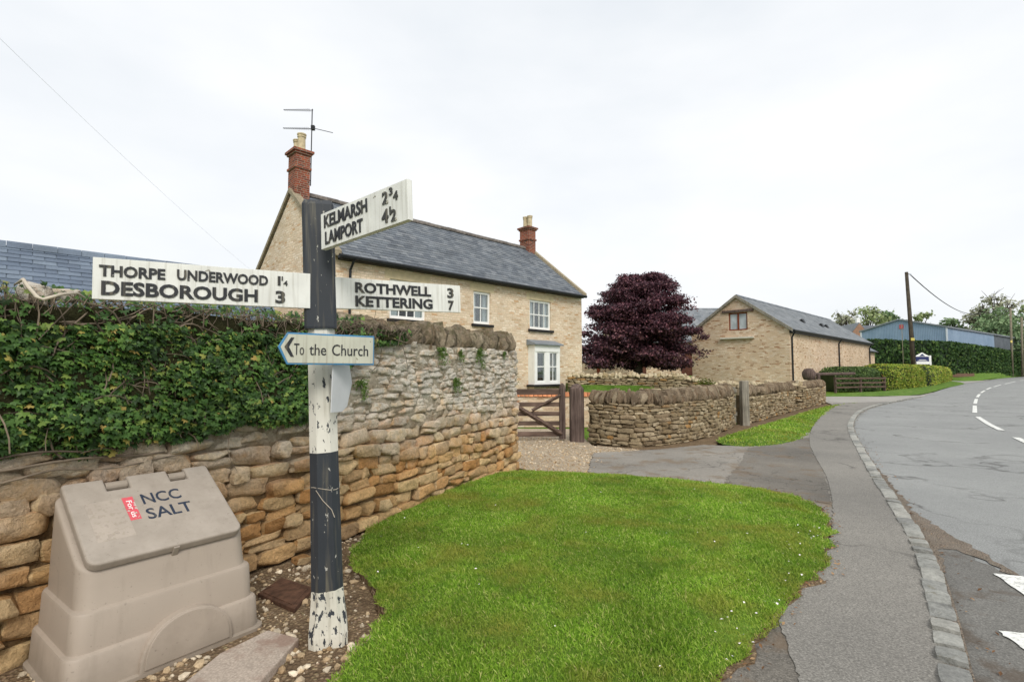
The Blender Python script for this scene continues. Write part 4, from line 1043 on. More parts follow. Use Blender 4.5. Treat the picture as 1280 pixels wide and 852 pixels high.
# --- slate roofed outbuilding left of the house
ob = thing('outbuilding', 'low outbuilding behind the ivy wall with a large blue slate roof', 'building', (0, 0, 0), R(45))
n1_, n0_, zr_, ze_ = 16.7, 13.4, 4.40, 2.15
ob.location = (-n0_ * .7071, n0_ * .7071, 0)
dn = n1_ - n0_; LU0, LU1 = -9.0, 5.4
bx('wall', m_house, ob, LU0, LU1, .3, 2 * dn - .3, -.1, ze_ + .05)
MB().prism([(.3, ze_ + .05), (2 * dn - .3, ze_ + .05), (dn, zr_ - .12)], 'x', LU0 + .01, LU1 - .01).build('gable_ends', m_house, ob)
rf2 = MB().prism([(0, ze_ - .06), (dn, zr_ - .06), (2 * dn, ze_ - .06), (2 * dn, ze_), (dn, zr_), (0, ze_)], 'x', LU0 - .05, LU1 + .05).build('roof', m_slate2, ob)
slates(rf2, m_slate2, LU1 - LU0, 0, ze_, dn, zr_, 0.42, 0.21, LU0, part=lambda x, q, s: x > -0.9 and q > s - 2.0)
ridge_tiles(rf2, LU1 - LU0, dn, zr_ + .06, .45, .12, m_slate2, LU0)

# --- the long stone barn
BL, BD, BE, BR = 25.7, 7.0, 4.4, 6.9
bn = thing('stone_barn', 'long stone barn with slate roof and small red brown gable window', 'barn', (19.0, 35.0, 0), R(45))
bx('wall', m_barn, bn, .4, BL, 0, .4, -.1, BE); bx('rear_wall', m_barn, bn, .4, BL, BD - .4, BD, -.1, BE)
# gable pierced by the window
gw = (2.75, 4.1, 4.45, 5.75)
V = [(0, -.1), (BD, -.1), (BD, BE), (BD / 2, BR), (0, BE)]
MB().prism([(0, -.1), (gw[0], -.1), (gw[0], BE + gw[0] / (BD / 2) * (BR - BE)), (0, BE)], 'x', 0, .4).build('gable', m_barn, bn)
MB().prism([(gw[1], -.1), (BD, -.1), (BD, BE), (gw[1], BE + (BD - gw[1]) / (BD / 2) * (BR - BE))], 'x', 0, .4).build('gable', m_barn, bn)
bx('gable_panel', m_barn, bn, .0, .4, gw[0], gw[1], -.1, gw[2])
MB().prism([(gw[0], gw[3]), (gw[1], gw[3]), (gw[1], BE + (BD - gw[1]) / (BD / 2) * (BR - BE)), (BD / 2, BR), (gw[0], BE + gw[0] / (BD / 2) * (BR - BE))], 'x', 0, .4).build('gable_head', m_barn, bn)
gable('gable', m_barn, bn, BL, .01, BD, -.1, BE, BR)
f = MB(); f.box(.06, .16, gw[0], gw[0] + .09, gw[2], gw[3]); f.box(.06, .16, gw[1] - .09, gw[1], gw[2], gw[3]); f.box(.06, .16, gw[0] + .09, gw[1] - .09, gw[2], gw[2] + .09); f.box(.06, .16, gw[0] + .09, gw[1] - .09, gw[3] - .09, gw[3])
wn = f.build('window', m_redwood, bn); mid = (gw[0] + gw[1]) / 2
bx('mullion', m_redwood, wn, .05, .15, mid - .06, mid + .06, gw[2] + .09, gw[3] - .09)
bx('pane', m_blind, wn, .1, .11, gw[0] + .09, mid - .06, gw[2] + .09, gw[3] - .09); bx('pane', m_blind, wn, .1, .11, mid + .06, gw[1] - .09, gw[2] + .09, gw[3] - .09)
bx('lintel', m_oldwood, bn, -.12, .05, gw[0] - .45, gw[1] + .45, gw[3] + .03, gw[3] + .2)
bx('ledge', m_paleledge, bn, -.22, .0, gw[0] - .45, gw[1] + .6, gw[2] - .62, gw[2] - .5)
pit2 = (BR - BE) / (BD / 2); oy = -.25
rb = MB().prism([(oy, BE + oy * pit2), (BD / 2, BR), (BD - oy, BE + oy * pit2), (BD - oy, BE + oy * pit2 + .1), (BD / 2, BR + .1), (oy, BE + oy * pit2 + .1)], 'x', -.1, BL + .1).build('roof', m_slate3, bn)
slates(rb, m_slate3, BL, oy, BE + oy * pit2 + .1, BD / 2, BR + .1, 0.36, 0.26)
ridge_tiles(rb, BL, BD / 2, BR + .14, .6, .15, m_slate)
for sg in (0, 1):
    ya, yb = (-.26, BD / 2) if sg == 0 else (BD + .26, BD / 2); za = BE - .26 * pit2
    MB().prism([(ya, za - .06), (yb, BR - .06), (yb, BR + .16), (ya, za + .16)], 'x', -.2, -.1).build('bargeboard', m_greywood, rb)
for x in (7.5, 13.0, 14.6): MB().prism([(1.1, BE + 1.1 * pit2 + .16), (1.45, BE + 1.45 * pit2 + .16), (1.25, BE + 1.2 * pit2 + .42)], 'x', x, x + .5).build('roof_vent', m_blackmetal, rb)
MB().tube([(0, oy - .05, BE + oy * pit2 + .02), (BL, oy - .05, BE + oy * pit2 + .02)], .09, 8).build('gutter', m_blackmetal, bn)
bx('fascia', m_blackmetal, bn, 0, BL, oy, -.002, BE + oy * pit2 - .14, BE + oy * pit2 - .02)
for x in (.3, 12.9, 25.2): MB().tube([(x, oy - .05, BE + oy * pit2), (x, -.08, BE - .6), (x, -.08, 0)], .055, 8).build('downpipe', m_blackmetal, bn)
be = bx('lean_to', m_barn, bn, BL + .02, BL + 8.2, 1.0, 6.0, -.1, 3.75)
le = MB().prism([(.75, 3.6), (3.5, 5.4), (6.25, 3.6), (6.25, 3.72), (3.5, 5.52), (.75, 3.72)], 'x', BL + .12, BL + 8.5).build('roof', m_slate3, be)
MB().prism([(1.0, 3.75), (6.0, 3.75), (3.5, 5.38)], 'x', BL + .02, BL + 8.2).build('gable_ends', m_barn, be)
MB().tube([(BL + .1, .72, 3.62), (BL + 8.5, .72, 3.62)], .09, 8).build('gutter', m_blackmetal, be)

# --- outbuilding behind the beech with its roof beyond the barn gable
m_barndoor = simple('dark_red_timber', srgb(92, 58, 46), .2, 6, .8)
rbld = thing('outbuilding', 'stone outbuilding behind the copper beech, its slate roof showing left of the barn', 'building', (10.5, 50, 1.0))
holes = [(1.9, 2.6, 0, 2.2), (6.0, 8.2, 0, 2.4)]
wall_with_openings('wall', m_barn, rbld, 0, 15, 0, 3.4, holes)
bx('door', m_barndoor, rbld, 1.9, 2.6, .06, .12, 0, 2.2); bx('door', m_barndoor, rbld, 6.0, 7.09, .06, .12, 0, 2.4); bx('door', m_barndoor, rbld, 7.11, 8.2, .06, .12, 0, 2.4)
gable('gable', m_barn, rbld, -.3, .3, 8, 0, 3.4, 6.9); gable('gable', m_barn, rbld, 15, .3, 8, 0, 3.4, 6.9)
r3 = MB().prism([(-.3, 3.2), (4, 6.95), (8.3, 3.2), (8.3, 3.32), (4, 7.07), (-.3, 3.32)], 'x', -.4, 15.4).build('roof', m_slate3, rbld)
slates(r3, m_slate3, 15.8, -.3, 3.34, 4, 7.09, .5, .33, -.4)
lw = thing('boundary_wall', 'low pale wall with dark posts under the left side of the beech', 'wall', (4.5, 46, .95)); bx('wall_core', m_barn, lw, 0, 6.0, 0, .3, 0, 1.25)
for x in (1.0, 3.1): bx('post', m_redwood, lw, x, x + .3, -.1, .0, 0, 1.4)
# raised lawn behind the garden wall, sloping bed in front of it
V = [(2.4, 20.0, .95), (7.0, 19.9, .9), (10.6, 30, .95), (20, 62, 1.0), (3, 62, 1.0), (2.4, 45, .98)]
me = bpy.data.meshes.new('lawn'); me.from_pydata(V + [(x, y, -.1) for x, y, z in V], [], [tuple(range(6))] + [(i + 6, (i + 1) % 6 + 6, (i + 1) % 6, i) for i in range(6)])
link('lawn', me, m_lawn)['kind'] = 'structure'
me = bpy.data.meshes.new('lawn'); me.from_pydata([(2.0, 14.4, .55), (5.2, 14.2, .5), (6.9, 17, .55), (9.2, 19.2, .6), (2.2, 20, .8), (2.0, 14.4, -.1), (5.2, 14.2, -.1), (6.9, 17, -.1), (9.2, 19.2, -.1), (2.2, 20, -.1)], [], [(0, 1, 2, 3, 4)] + [(i + 5, (i + 1) % 5 + 5, (i + 1) % 5, i) for i in range(5)])
link('lawn', me, m_lawn)['kind'] = 'structure'

# --- blue farm shed, brick house and pale roofs on the right
m_blue = G('blue_cladding', .5, .4); o_ = m_blue.xyz(m_blue.obj()); wv = m_blue.ma('SINE', m_blue.ma('MULTIPLY', m_blue.ma('ADD', o_[0], o_[1]), 24))
m_blue = m_blue.done(m_blue.mix(1, m_blue.ramp(m_blue.noise(m_blue.obj(), .4, 4), [(.3, srgb(118, 142, 168)), (.7, srgb(140, 162, 186))]), m_blue.ramp(wv, [(0, .86), (1, 1.06)]), 'MULTIPLY'), m_blue.bump(wv, .5, .03))
m_darkclad = simple('dark_cladding', srgb(92, 98, 104), .15, .6, .7)
m_trim = simple('pale_trim', srgb(206, 212, 218), .04, 3, .6)
c1 = at(1183, 409, 94); dv = Vector((1, -1.375, 0)).normalized(); c0 = c1 - dv * 13.8
ang = math.atan2(c1.y - c0.y, c1.x - c0.x); Wd = math.hypot(c1.x - c0.x, c1.y - c0.y)
bs_ = thing('farm_shed', 'large blue clad farm shed with shallow roof rising above the tall hedge', 'shed', (c0.x, c0.y, 0), ang)
e1 = c1.z; hr_ = e1 + 1.9
lenv = 62.0; 
MB().prism([(0, 0), (Wd, 0), (Wd, e1), (Wd * .48, hr_), (0, e1)], 'y', 0, lenv * .55).build('cladding', m_blue, bs_)
MB().prism([(0.02, 0), (Wd - .02, 0), (Wd - .02, e1 - .02), (Wd * .48, hr_ - .02), (0.02, e1 - .02)], 'y', lenv * .55, lenv).build('rear_cladding', m_darkclad, bs_)
MB().prism([(-.3, e1 - .05), (Wd * .48, hr_ + .03), (Wd + .3, e1 - .05), (Wd + .3, e1 + .2), (Wd * .48, hr_ + .28), (-.3, e1 + .2)], 'y', -.3, lenv).build('roof', m_lead, bs_)
for a in (-.12, Wd - .1): bx('corner_trim', m_trim, bs_, a, a + .25, -.12, -.002, 0, e1)
bx('red_sign', simple('red_sign', srgb(186, 92, 96), .1), bs_, Wd * .5 - .3, Wd * .5 + .35, -.1, -.002, hr_ - 1.7, hr_ - .9)
bh = thing('brick_house', 'distant brick house with dark tiled roof left of the blue shed', 'house', (at(1062, 420, 145).x, 145, 0), R(-12))
zt = at(1085, 404, 145).z; ze2 = at(1062, 420, 145).z
MB().prism([(0, 0), (5.2, 0), (5.2, ze2), (2.6, zt), (0, ze2)], 'y', 0, .4).build('gable', m_farbrick, bh)
bx('wall', m_farbrick, bh, 0, 5.2, .4, 12, 0, ze2)
MB().add([(2.6, -.3, zt + .1), (2.6 + 9, 3, zt + .1), (5.4 + 9, 2, ze2 - .2), (5.6, -.3, ze2 - .2)], [(0, 1, 2, 3)])
MB().prism([(-.3, ze2 - .2), (2.6, zt), (5.5, ze2 - .2), (5.5, ze2 + .1), (2.6, zt + .25), (-.3, ze2 + .1)], 'y', .01, 12.2).build('roof', m_slate, bh)
bx('chimney', m_white, bh, 4.0, 4.9, 5, 6, ze2, zt + 1.9)
bx('wing', m_farbrick, bh, 5.2, 11, 2, 8, 0, ze2); MB().prism([(1.7, ze2 - .1), (5, zt - .3), (8.3, ze2 - .1)], 'x', 5.2, 11.2).build('wing_roof', m_slate, bh)
pr = thing('trailer', 'pale low curved roof showing just above the tall hedge', 'trailer', (at(1089, 427, 82).x, 82, 0)); 
z1_ = at(1100, 427.5, 82).z
MB().prism([(0, 1.9), (4.2, 1.9), (4.2, z1_ - .1), (3.4, z1_ + .3), (.7, z1_ + .36), (0, z1_ - .05)], 'y', 0, 2.2).build('body', simple('cream_panel', srgb(214, 210, 192), .06, 2, .6), pr)
for x in (.8, 2.8): MB().lathe([(.34, -.1), (.34, .1)], 0, 0, 16).build('wheel', m_blackmetal, pr, rot=(R(90), 0, 0), loc=(x, .2, 1.62))
# ------------------------------------------------------------------ finger post
def chipped(name, base, chip, amt, scale=26, stretch=(1, 1, .45)):
    g = G(name, .55, .35); p = g.scl(g.obj(), stretch)
    n = g.noise(p, scale, 5, .6); k = g.ramp(n, [(amt, 0), (amt + .012, 1)])
    d_ = g.noise(g.obj(), 5, 4); c = g.mix(1, base, g.ramp(d_, [(.3, .84), (.7, 1.04)]), 'MULTIPLY')
    st = g.noise(g.scl(g.obj(), (40, 40, 2.0)), 1, 4); c = g.mix(g.ramp(st, [(.52, 0), (.72, .45)]), c, srgb(136, 128, 108))
    c = g.mix(k, c, chip)
    return g.done(c, g.bump(k, .6, -.003))
m_wpaint = chipped('white_section_paint', srgb(222, 219, 208), srgb(58, 62, 68), .60, 44)
m_wchip = chipped('flaking_white_paint', srgb(216, 212, 198), srgb(58, 62, 68), .555, 40)
m_bpaint = chipped('black_paint', srgb(52, 56, 62), srgb(176, 174, 166), .665, 44)
m_board = chipped('white_board', srgb(232, 232, 226), srgb(150, 146, 132), .70, 12, (1, 1, 1))
m_letter = chipped('black_lettering', srgb(44, 46, 50), srgb(128, 126, 120), .68, 30, (1, 1, 1))
m_worn = chipped('worn_black_lettering', srgb(56, 58, 58), srgb(170, 166, 152), .58, 40, (1, 1, 1))
m_greyback = simple('grey_sign_back', srgb(196, 198, 200), .06, 6, .6)
b0 = gp(411, 797, -.01); SPX, SPY = b0.x, b0.y
lean = math.atan2(-0.105, 2.45)
sp = thing('finger_post', 'leaning black and white wooden finger post with road direction boards', 'signpost', (SPX, SPY, -.02))
sp.rotation_euler = (0, lean, R(18))
def octo(wd, ch):   # square section with chamfered corners
    h = wd / 2; return [(-h + ch, -h), (h - ch, -h), (h, -h + ch), (h, h - ch), (h - ch, h), (-h + ch, h), (-h, h - ch), (-h, -h + ch)]
def loft(name, rings, mat, parent, smooth=False):
    V, F = [], []; n = len(rings[0][0])
    for o, z in rings: V += [(x, y, z) for x, y in o]
    for i in range(len(rings) - 1):
        for k in range(n): F.append((i * n + k, i * n + (k + 1) % n, (i + 1) * n + (k + 1) % n, (i + 1) * n + k))
    F += [tuple(range(n))[::-1], tuple(range((len(rings) - 1) * n, len(rings) * n))]
    me = bpy.data.meshes.new(name); me.from_pydata(V, [], F); return link(name, me, mat, parent, smooth=smooth)
Zb, Zw, Zt = .30, 1.06, 1.76
loft('base_section', [(octo(.205, .03), -.25), (octo(.205, .03), .06), (octo(.178, .04), .22), (octo(.168, .04), Zb)], m_wchip, sp)
loft('black_section', [(octo(.168, .04), Zb), (octo(.152, .04), Zw)], m_bpaint, sp)
loft('white_section', [(octo(.152, .04), Zw), (octo(.146, .04), Zt)], m_wpaint, sp)
hd = loft('head', [(octo(.168, .012), Zt), (octo(.172, .014), Zt + .012), (octo(.172, .014), 2.475), (octo(.15, .012), 2.50)], m_bpaint, sp)
sp_m = Matrix.Translation(sp.location) @ sp.rotation_euler.to_matrix().to_4x4(); sp_i = sp_m.inverted()
def board(name, label, TL, TR, h, mat, items, thick=.03, outline=None):
    """board from its top left to its top right corner (as read), lettering as raised children"""
    TL, TR = Vector(TL), Vector(TR); X = (TR - TL); L = X.length; X.normalize()
    Zv = Vector((0, 0, 1)); Zv = (Zv - X * X.dot(Zv)).normalized(); Yv = Zv.cross(X)
    M4 = Matrix((( X.x, Yv.x, Zv.x, TL.x), (X.y, Yv.y, Zv.y, TL.y), (X.z, Yv.z, Zv.z, TL.z), (0, 0, 0, 1)))
    poly = outline(L, h) if outline else [(0, 0), (0, -h), (L, -h), (L, 0)]
    o = MB().prism(poly, 'y', 0, thick).build(name, mat, sp, .002); o.matrix_local = sp_i @ M4; o['label'] = label
    for s, x0, x1, f0, f1, mt, off in items:
        me = fit_text(s, (x1 - x0) * L, (f1 - f0) * h, .004, off)
        t = link('lettering', me, mt, o); t.location = (x0 * L, -.0005, -f1 * h)
    return o, L
def persp(q, dL, dR): return q * dL / (dR - q * (dR - dL))
BO = .034
dL, dR = 2.36, 2.86
pA = lambda q: persp(q, dL, dR)
board('finger_board', 'left arm reading Thorpe Underwood 1¼ and Desborough 3', at(116, 321, dL), at(388, 342, dR), .196, m_board,
      [('THORPE', pA(.03), pA(.335), .17, .45, m_letter, BO), ('UNDERWOOD', pA(.388), pA(.806), .15, .43, m_letter, BO), ('1', pA(.85), pA(.863), .14, .40, m_letter, .01), ('1', pA(.868), pA(.874), .14, .26, m_letter, 0), ('4', pA(.876), pA(.896), .25, .40, m_letter, .01),
       ('DESBOROUGH', pA(.042), pA(.76), .55, .90, m_letter, BO), ('3', pA(.84), pA(.885), .55, .90, m_letter, BO)])
dL, dR = 2.92, 3.42; pB = lambda q: persp(q, dL, dR)
board('finger_board', 'right arm reading Rothwell 3 and Kettering 7', at(419, 346, dL), at(575, 357, dR), .181, m_board,
      [('ROTHWELL', pB(.157), pB(.765), .12, .47, m_letter, BO), ('KETTERING', pB(.157), pB(.775), .56, .92, m_letter, BO), ('3', pB(.895), pB(.945), .12, .48, m_letter, BO), ('7', pB(.90), pB(.945), .58, .93, m_letter, BO)])
dL, dR = 2.80, 2.38; pC = lambda q: persp(q, dL, dR)
board('finger_board', 'angled arm reading Kelmarsh 2¾ and Lamport 4½ with faded fractions', at(401, 268, dL), at(509, 223, dR), .2, m_board,
      [('KELMARSH', pC(.04), pC(.535), .08, .44, m_letter, .024), ('LAMPORT', pC(.05), pC(.48), .55, .91, m_letter, .024), ('2', pC(.71), pC(.775), .10, .42, m_worn, BO), ('3', pC(.79), pC(.83), .06, .26, m_worn, BO), ('4', pC(.835), pC(.89), .2, .42, m_worn, BO),
       ('4', pC(.70), pC(.775), .55, .90, m_letter, BO), ('1', pC(.79), pC(.805), .53, .74, m_worn, BO), ('2', pC(.805), pC(.865), .62, .92, m_worn, BO)])
m_bluepaint = chipped('blue_border', srgb(72, 134, 178), srgb(120, 130, 130), .68, 20, (1, 1, 1))
m_cream = chipped('grey_cream_board', srgb(198, 198, 182), srgb(150, 146, 126), .66, 10, (1, 1, 1))
dL, dR = 2.60, 2.93; pD = lambda q: persp(q, dL, dR)
tip = lambda L, h: [(0, -h * .46), (.045, -h), (L, -h), (L, 0), (.045, 0)]
cb, cL = board('church_sign', 'blue edged pointed sign reading To the Church', at(348, 414.5, dL), at(468, 420, dR), .166, m_bluepaint, [], .012, tip)
ins = MB().prism([(.012, -.166 * .46), (.05, -.166 + .009), (cL - .008, -.166 + .009), (cL - .008, -.009), (.05, -.009)], 'y', -.0025, .004).build('sign_face', m_cream, cb)
for s, a, b, f0, f1 in (('To', .165, .27, .34, .70), ('the', .325, .50, .34, .70), ('Church', .56, .935, .33, .70)):
    a, b = pD(a), pD(b); me = fit_text(s, (b - a) * cL, (f1 - f0) * .166, .002, .004); t = link('lettering', me, m_letter, ins); t.location = (a * cL, -.0026, -f1 * .166)
MB().prism([(.03, -.075), (.062, -.126), (.078, -.126), (.052, -.075), (.078, -.026), (.062, -.026)], 'y', -.0045, -.0024).build('arrow', m_letter, ins)
# back of a way-marker plate on the right of the post
dl, dr = 2.84, 3.03
q0, q1 = at(420, 455, dl), at(441, 457, dr); X = (q1 - q0); L = X.length; X.normalize(); Zv = (Vector((0, 0, 1)) - X * X.z).normalized(); Yv = Zv.cross(X)
M4 = Matrix(((X.x, Yv.x, Zv.x, q0.x), (X.y, Yv.y, Zv.y, q0.y), (X.z, Yv.z, Zv.z, q0.z), (0, 0, 0, 1)))
o = MB().prism([(-.03, 0), (L * .8, 0), (L, -.1), (L * .75, -.235), (L * .45, -.265), (-.03, -.265)], 'y', 0, .006).build('sign_back', m_greyback, sp, .0015); o.matrix_local = sp_i @ M4; o['label'] = 'plain grey back of a small pointed plate'
# wire tied round the black section
wr = [( .085 * math.cos(a) * 1.0, .085 * math.sin(a), .86 + .012 * math.sin(2 * a)) for a in [i * 2 * math.pi / 16 for i in range(17)]]
MB().tube([(max(-.08, min(.08, x)), max(-.08, min(.08, y)), z) for x, y, z in wr], .0018, 5, False).build('wire', m_driftwood, sp)
MB().tube([(-.045, -.084, .86), (-.01, -.086, .80), (.035, -.086, .745), (.05, -.085, .70)], .0022, 5).build('wire', m_driftwood, sp)

# ------------------------------------------------------------------ salt bin
def plastic(name, c):
    g = G(name, .55, .3); p = g.obj()
    cc = g.mix(1, c, g.ramp(g.noise(p, 3.0, 4, .55), [(.3, .94), (.7, 1.03)]), 'MULTIPLY')
    dr = g.noise(g.scl(p, (14, 14, 1.6)), 1, 5, .6); cc = g.mix(g.ramp(dr, [(.54, 0), (.75, .32)]), cc, srgb(132, 122, 108))
    z = g.xyz(p)[2]; k = g.ma('ADD', z, g.ma('MULTIPLY', g.noise(p, 6, 5, .7), .25)); cc = g.mix(g.ramp(k, [(.1, .55), (.3, 0)]), cc, srgb(122, 112, 98))  # darker towards the foot: dirt together with painted contact shade
    cc = g.mix(g.ramp(g.noise(p, 60, 3), [(.66, 0), (.72, .5)]), cc, srgb(120, 112, 102))
    return g.done(cc, g.bump(g.noise(p, 160, 3), .12, .003))
m_bin = plastic('beige_plastic', srgb(170, 157, 143)); m_lid = plastic('beige_lid_plastic', srgb(185, 174, 162))
f0 = gp(76, 881, 0); f1 = gp(327, 779, 0); ba = math.atan2(f1.y - f0.y, f1.x - f0.x); BLn = (f1 - f0).length; BDp = .64
sb = thing('salt_bin', 'beige plastic salt bin with sloping lid standing against the rubble wall', 'salt bin', (f0.x, f0.y, -.02), ba)
def rring(s, f, b, r, n=6):
    x0, x1, y0, y1 = s, BLn - s, f, BDp - b; o = []
    for cx, cy, a0 in ((x1 - r, y0 + r, -90), (x1 - r, y1 - r, 0), (x0 + r, y1 - r, 90), (x0 + r, y0 + r, 180)):
        for k in range(n + 1): a = R(a0 + 90 * k / n); o.append((cx + r * math.cos(a), cy + r * math.sin(a)))
    return o
YS0, ZS0, YS1, ZS1 = .10, .545, .57, .835
zsl = lambda y: ZS0 + (min(YS1, max(YS0 - .03, y)) - YS0) / (YS1 - YS0) * (ZS1 - ZS0)
ringdefs = [(-.02, -.02, 0, .07, 0), (-.02, -.02, 0, .07, .018), (.0, .0, .0, .07, .024), (.008, .008, .004, .07, .175), (.013, .013, .006, .07, .186), (.03, .03, .01, .07, .194), (.036, .036, .014, .075, .36), (.041, .041, .016, .075, .371), (.057, .06, .02, .08, .379)]
rings = [([(x, y, z) for x, y in rring(s, f, b, r)]) for s, f, b, r, z in ringdefs]
for t in (.33, .66, .93):
    s, f, b, r = .057 + .008 * t, .06 + .035 * t, .02 + .02 * t, .08
    rings.append([(x, y, .379 + (zsl(y) - .379) * t) for x, y in rring(s, f, b, r)])
for s, f, b, dz in ((.066, .098, .043, -.004), (.072, .104, .049, .004), (.082, .114, .06, .008), (.12, .15, .09, .0)):
    rings.append([(x, y, zsl(y) + dz) for x, y in rring(s, f, b, .07)])
V, F = [], []; n = len(rings[0])
for r in rings: V += r
for i in range(len(rings) - 1):
    for k in range(n): F.append((i * n + k, i * n + (k + 1) % n, (i + 1) * n + (k + 1) % n, (i + 1) * n + k))
F += [tuple(range(n))[::-1], tuple(range((len(rings) - 1) * n, len(rings) * n))]
me = bpy.data.meshes.new('body'); me.from_pydata(V, [], F); body = link('body', me, m_bin, sb, smooth=True)
body.modifiers.new('split', 'EDGE_SPLIT').split_angle = R(38)
# arched front panel: a raised arch with an inset face
def arch(cx, hw, h, n=18, z0=.012): return [(cx - hw, z0)] + [(cx - hw * math.cos(math.pi * k / n), z0 + h * math.sin(math.pi * k / n) ** .8) for k in range(1, n)] + [(cx + hw, z0)]
acx = BLn * .565
MB().prism(arch(acx, .225, .245), 'y', -.02, .05).build('arch_panel', m_bin, body, .009)
MB().prism(arch(acx, .205, .222, 18, .03), 'y', -.027, -.016).build('arch_face', m_bin, body, .005)
# lid in the plane of the slope
sa_ = math.atan2(ZS1 - ZS0, YS1 - YS0); lidL = BLn - .185; lidQ = math.hypot(YS1 - YS0, ZS1 - ZS0) + .055
lid_e = Matrix.Translation((.0925, YS0 - .018, ZS0 + .006)) @ Matrix.Rotation(sa_, 4, 'X')
nd = .1
def rc(cx, cy, r, a0, n=5): return [(cx + r * math.cos(R(a0 + 90 * k / n)), cy + r * math.sin(R(a0 + 90 * k / n))) for k in range(n + 1)]
out_ = rc(.05, .05, .05, 180) + rc(lidL - .05, .05, .05, 270) + rc(lidL - .02, lidQ - .02, .02, 0, 3)
nts = [(.685, .815), (.255, .405)]
for a, b in nts: out_ += [(b * lidL, lidQ), (b * lidL, lidQ - nd), (a * lidL, lidQ - nd), (a * lidL, lidQ)]
out_ += rc(.02, lidQ - .02, .02, 90, 3)
bm = bmesh.new(); vs_ = [bm.verts.new((x, y, .0)) for x, y in out_]; fc = bm.faces.new(vs_)
ex = bmesh.ops.extrude_face_region(bm, geom=[fc]); tv = [v for v in ex['geom'] if isinstance(v, bmesh.types.BMVert)]
for v in tv: v.co.z += .042
tf_ = [f for f in ex['geom'] if isinstance(f, bmesh.types.BMFace)][0]
bmesh.ops.bevel(bm, geom=list(tf_.edges), offset=.012, segments=3, affect='EDGES', profile=.5, clamp_overlap=True)
bmesh.ops.recalc_face_normals(bm, faces=bm.faces); me = bpy.data.meshes.new('lid'); bm.to_mesh(me); bm.free()
lid = link('lid', me, m_lid, sb); lid.matrix_local = lid_e
for a, b in nts: MB().tube([(a * lidL + .003, lidQ - nd / 2 + .008, .012), (b * lidL - .003, lidQ - nd / 2 + .008, .012)], .027, 14).build('hinge', m_bin, lid, smooth=False)
MB().box(lidL * .5, lidL * .5 + .03, -.006, .03, -.05, .03).build('catch', m_lid, lid, .004)
m_ink = chipped('navy_lettering', srgb(44, 54, 72), srgb(170, 164, 156), .70, 40, (1, 1, 1))
def lidtext(s, p0, p1, t0, t1, off=.012, mat=m_ink, rot=0, nm='lettering'):
    W, H = (p1 - p0) * lidL, (t1 - t0) * lidQ
    me = fit_text(s, W if not rot else H, H if not rot else W, .0012, off)
    o = link(nm, me, mat, lid); o.rotation_euler = (R(-90), 0, 0)
    if rot: o.rotation_euler = (R(-90), 0, R(-90)); o.location = (p0 * lidL, (1 - t0) * lidQ, .0422)
    else: o.location = (p0 * lidL, (1 - t1) * lidQ, .0422)
    return o
lidtext('NCC', .435, .70, .29, .43); lidtext('SALT', .425, .735, .49, .63)
m_red = chipped('red_label', srgb(226, 92, 104), srgb(200, 188, 178), .60, 30, (1, 1, 1)); m_labelw = simple('label_white', srgb(244, 234, 232), .03)
m_faded = chipped('faded_sticker', srgb(177, 165, 152), srgb(166, 154, 141), .6, 20, (1, 1, 1))
lab = MB().box(.315 * lidL, .385 * lidL, (1 - .60) * lidQ, (1 - .30) * lidQ, .0421, .0428).build('red_label', m_red, lid)
t = lidtext('For us', .333, .368, .35, .57, .01, m_labelw, 1); t.location.z = .0436
MB().box(.09 * lidL, .313 * lidL, (1 - .78) * lidQ, (1 - .30) * lidQ, .0421, .0425).build('faded_sticker', m_faded, lid)

# ------------------------------------------------------------------ slab, iron cover, pebbles by the post
c = [gp(190, 885, .03), gp(275, 815, .03), (gp(335, 786, .03)), gp(374, 796, .03), gp(330, 845, .03), gp(280, 910, .03)]
_ = c
me_pts = [(p.x, p.y) for p in c]; cx_ = sum(p[0] for p in me_pts) / 6; cy_ = sum(p[1] for p in me_pts) / 6
slab = MB().prism([(x - cx_, y - cy_) for x, y in me_pts], 'z', -.08, .028).build('concrete_slab', m_concrete, None, .008); slab.location = (cx_, cy_, 0)
tag(slab, 'worn pale concrete slab on the soil between bin and sign post', 'slab')
cv = [gp(322, 742, .0), gp(352, 722, .0), gp(392, 735, 0), gp(368, 762, 0)]; cc_ = sum((Vector(p) for p in cv), Vector()) / 4
cover = thing('drain_cover', 'rusty iron cover set in the soil behind the sign post', 'cover', (cc_.x, cc_.y, 0))
MB().prism([(p.x - cc_.x, p.y - cc_.y) for p in cv], 'z', -.05, .006).build('plate', m_rust, cover, .004)
MB().prism([((p.x - cc_.x) * .8, (p.y - cc_.y) * .8) for p in cv], 'z', .004, .011).build('inner_plate', m_rust, cover, .003)
strip = np.array([(-2.35, 2.0), (-1.0, 1.6), (-.6, 2.3), (-.75, 3.0), (-1.05, 3.6), (-.7, 4.6), (0, 6.2), (.5, 7.9), (.05, 7.9), (-.75, 6.2), (-1.45, 4.8), (-1.95, 3.8), (-2.5, 2.6)])
P = scatter(strip, 6500); P = P[~inside(P, g1)]
P = P[np.hypot(P[:, 0] - SPX, P[:, 1] - SPY) > .1]
pebbles('loose_pebbles', P[:3600], -.02, .006, .030, 'loose buff pebbles on the soil at the foot of the rubble wall')
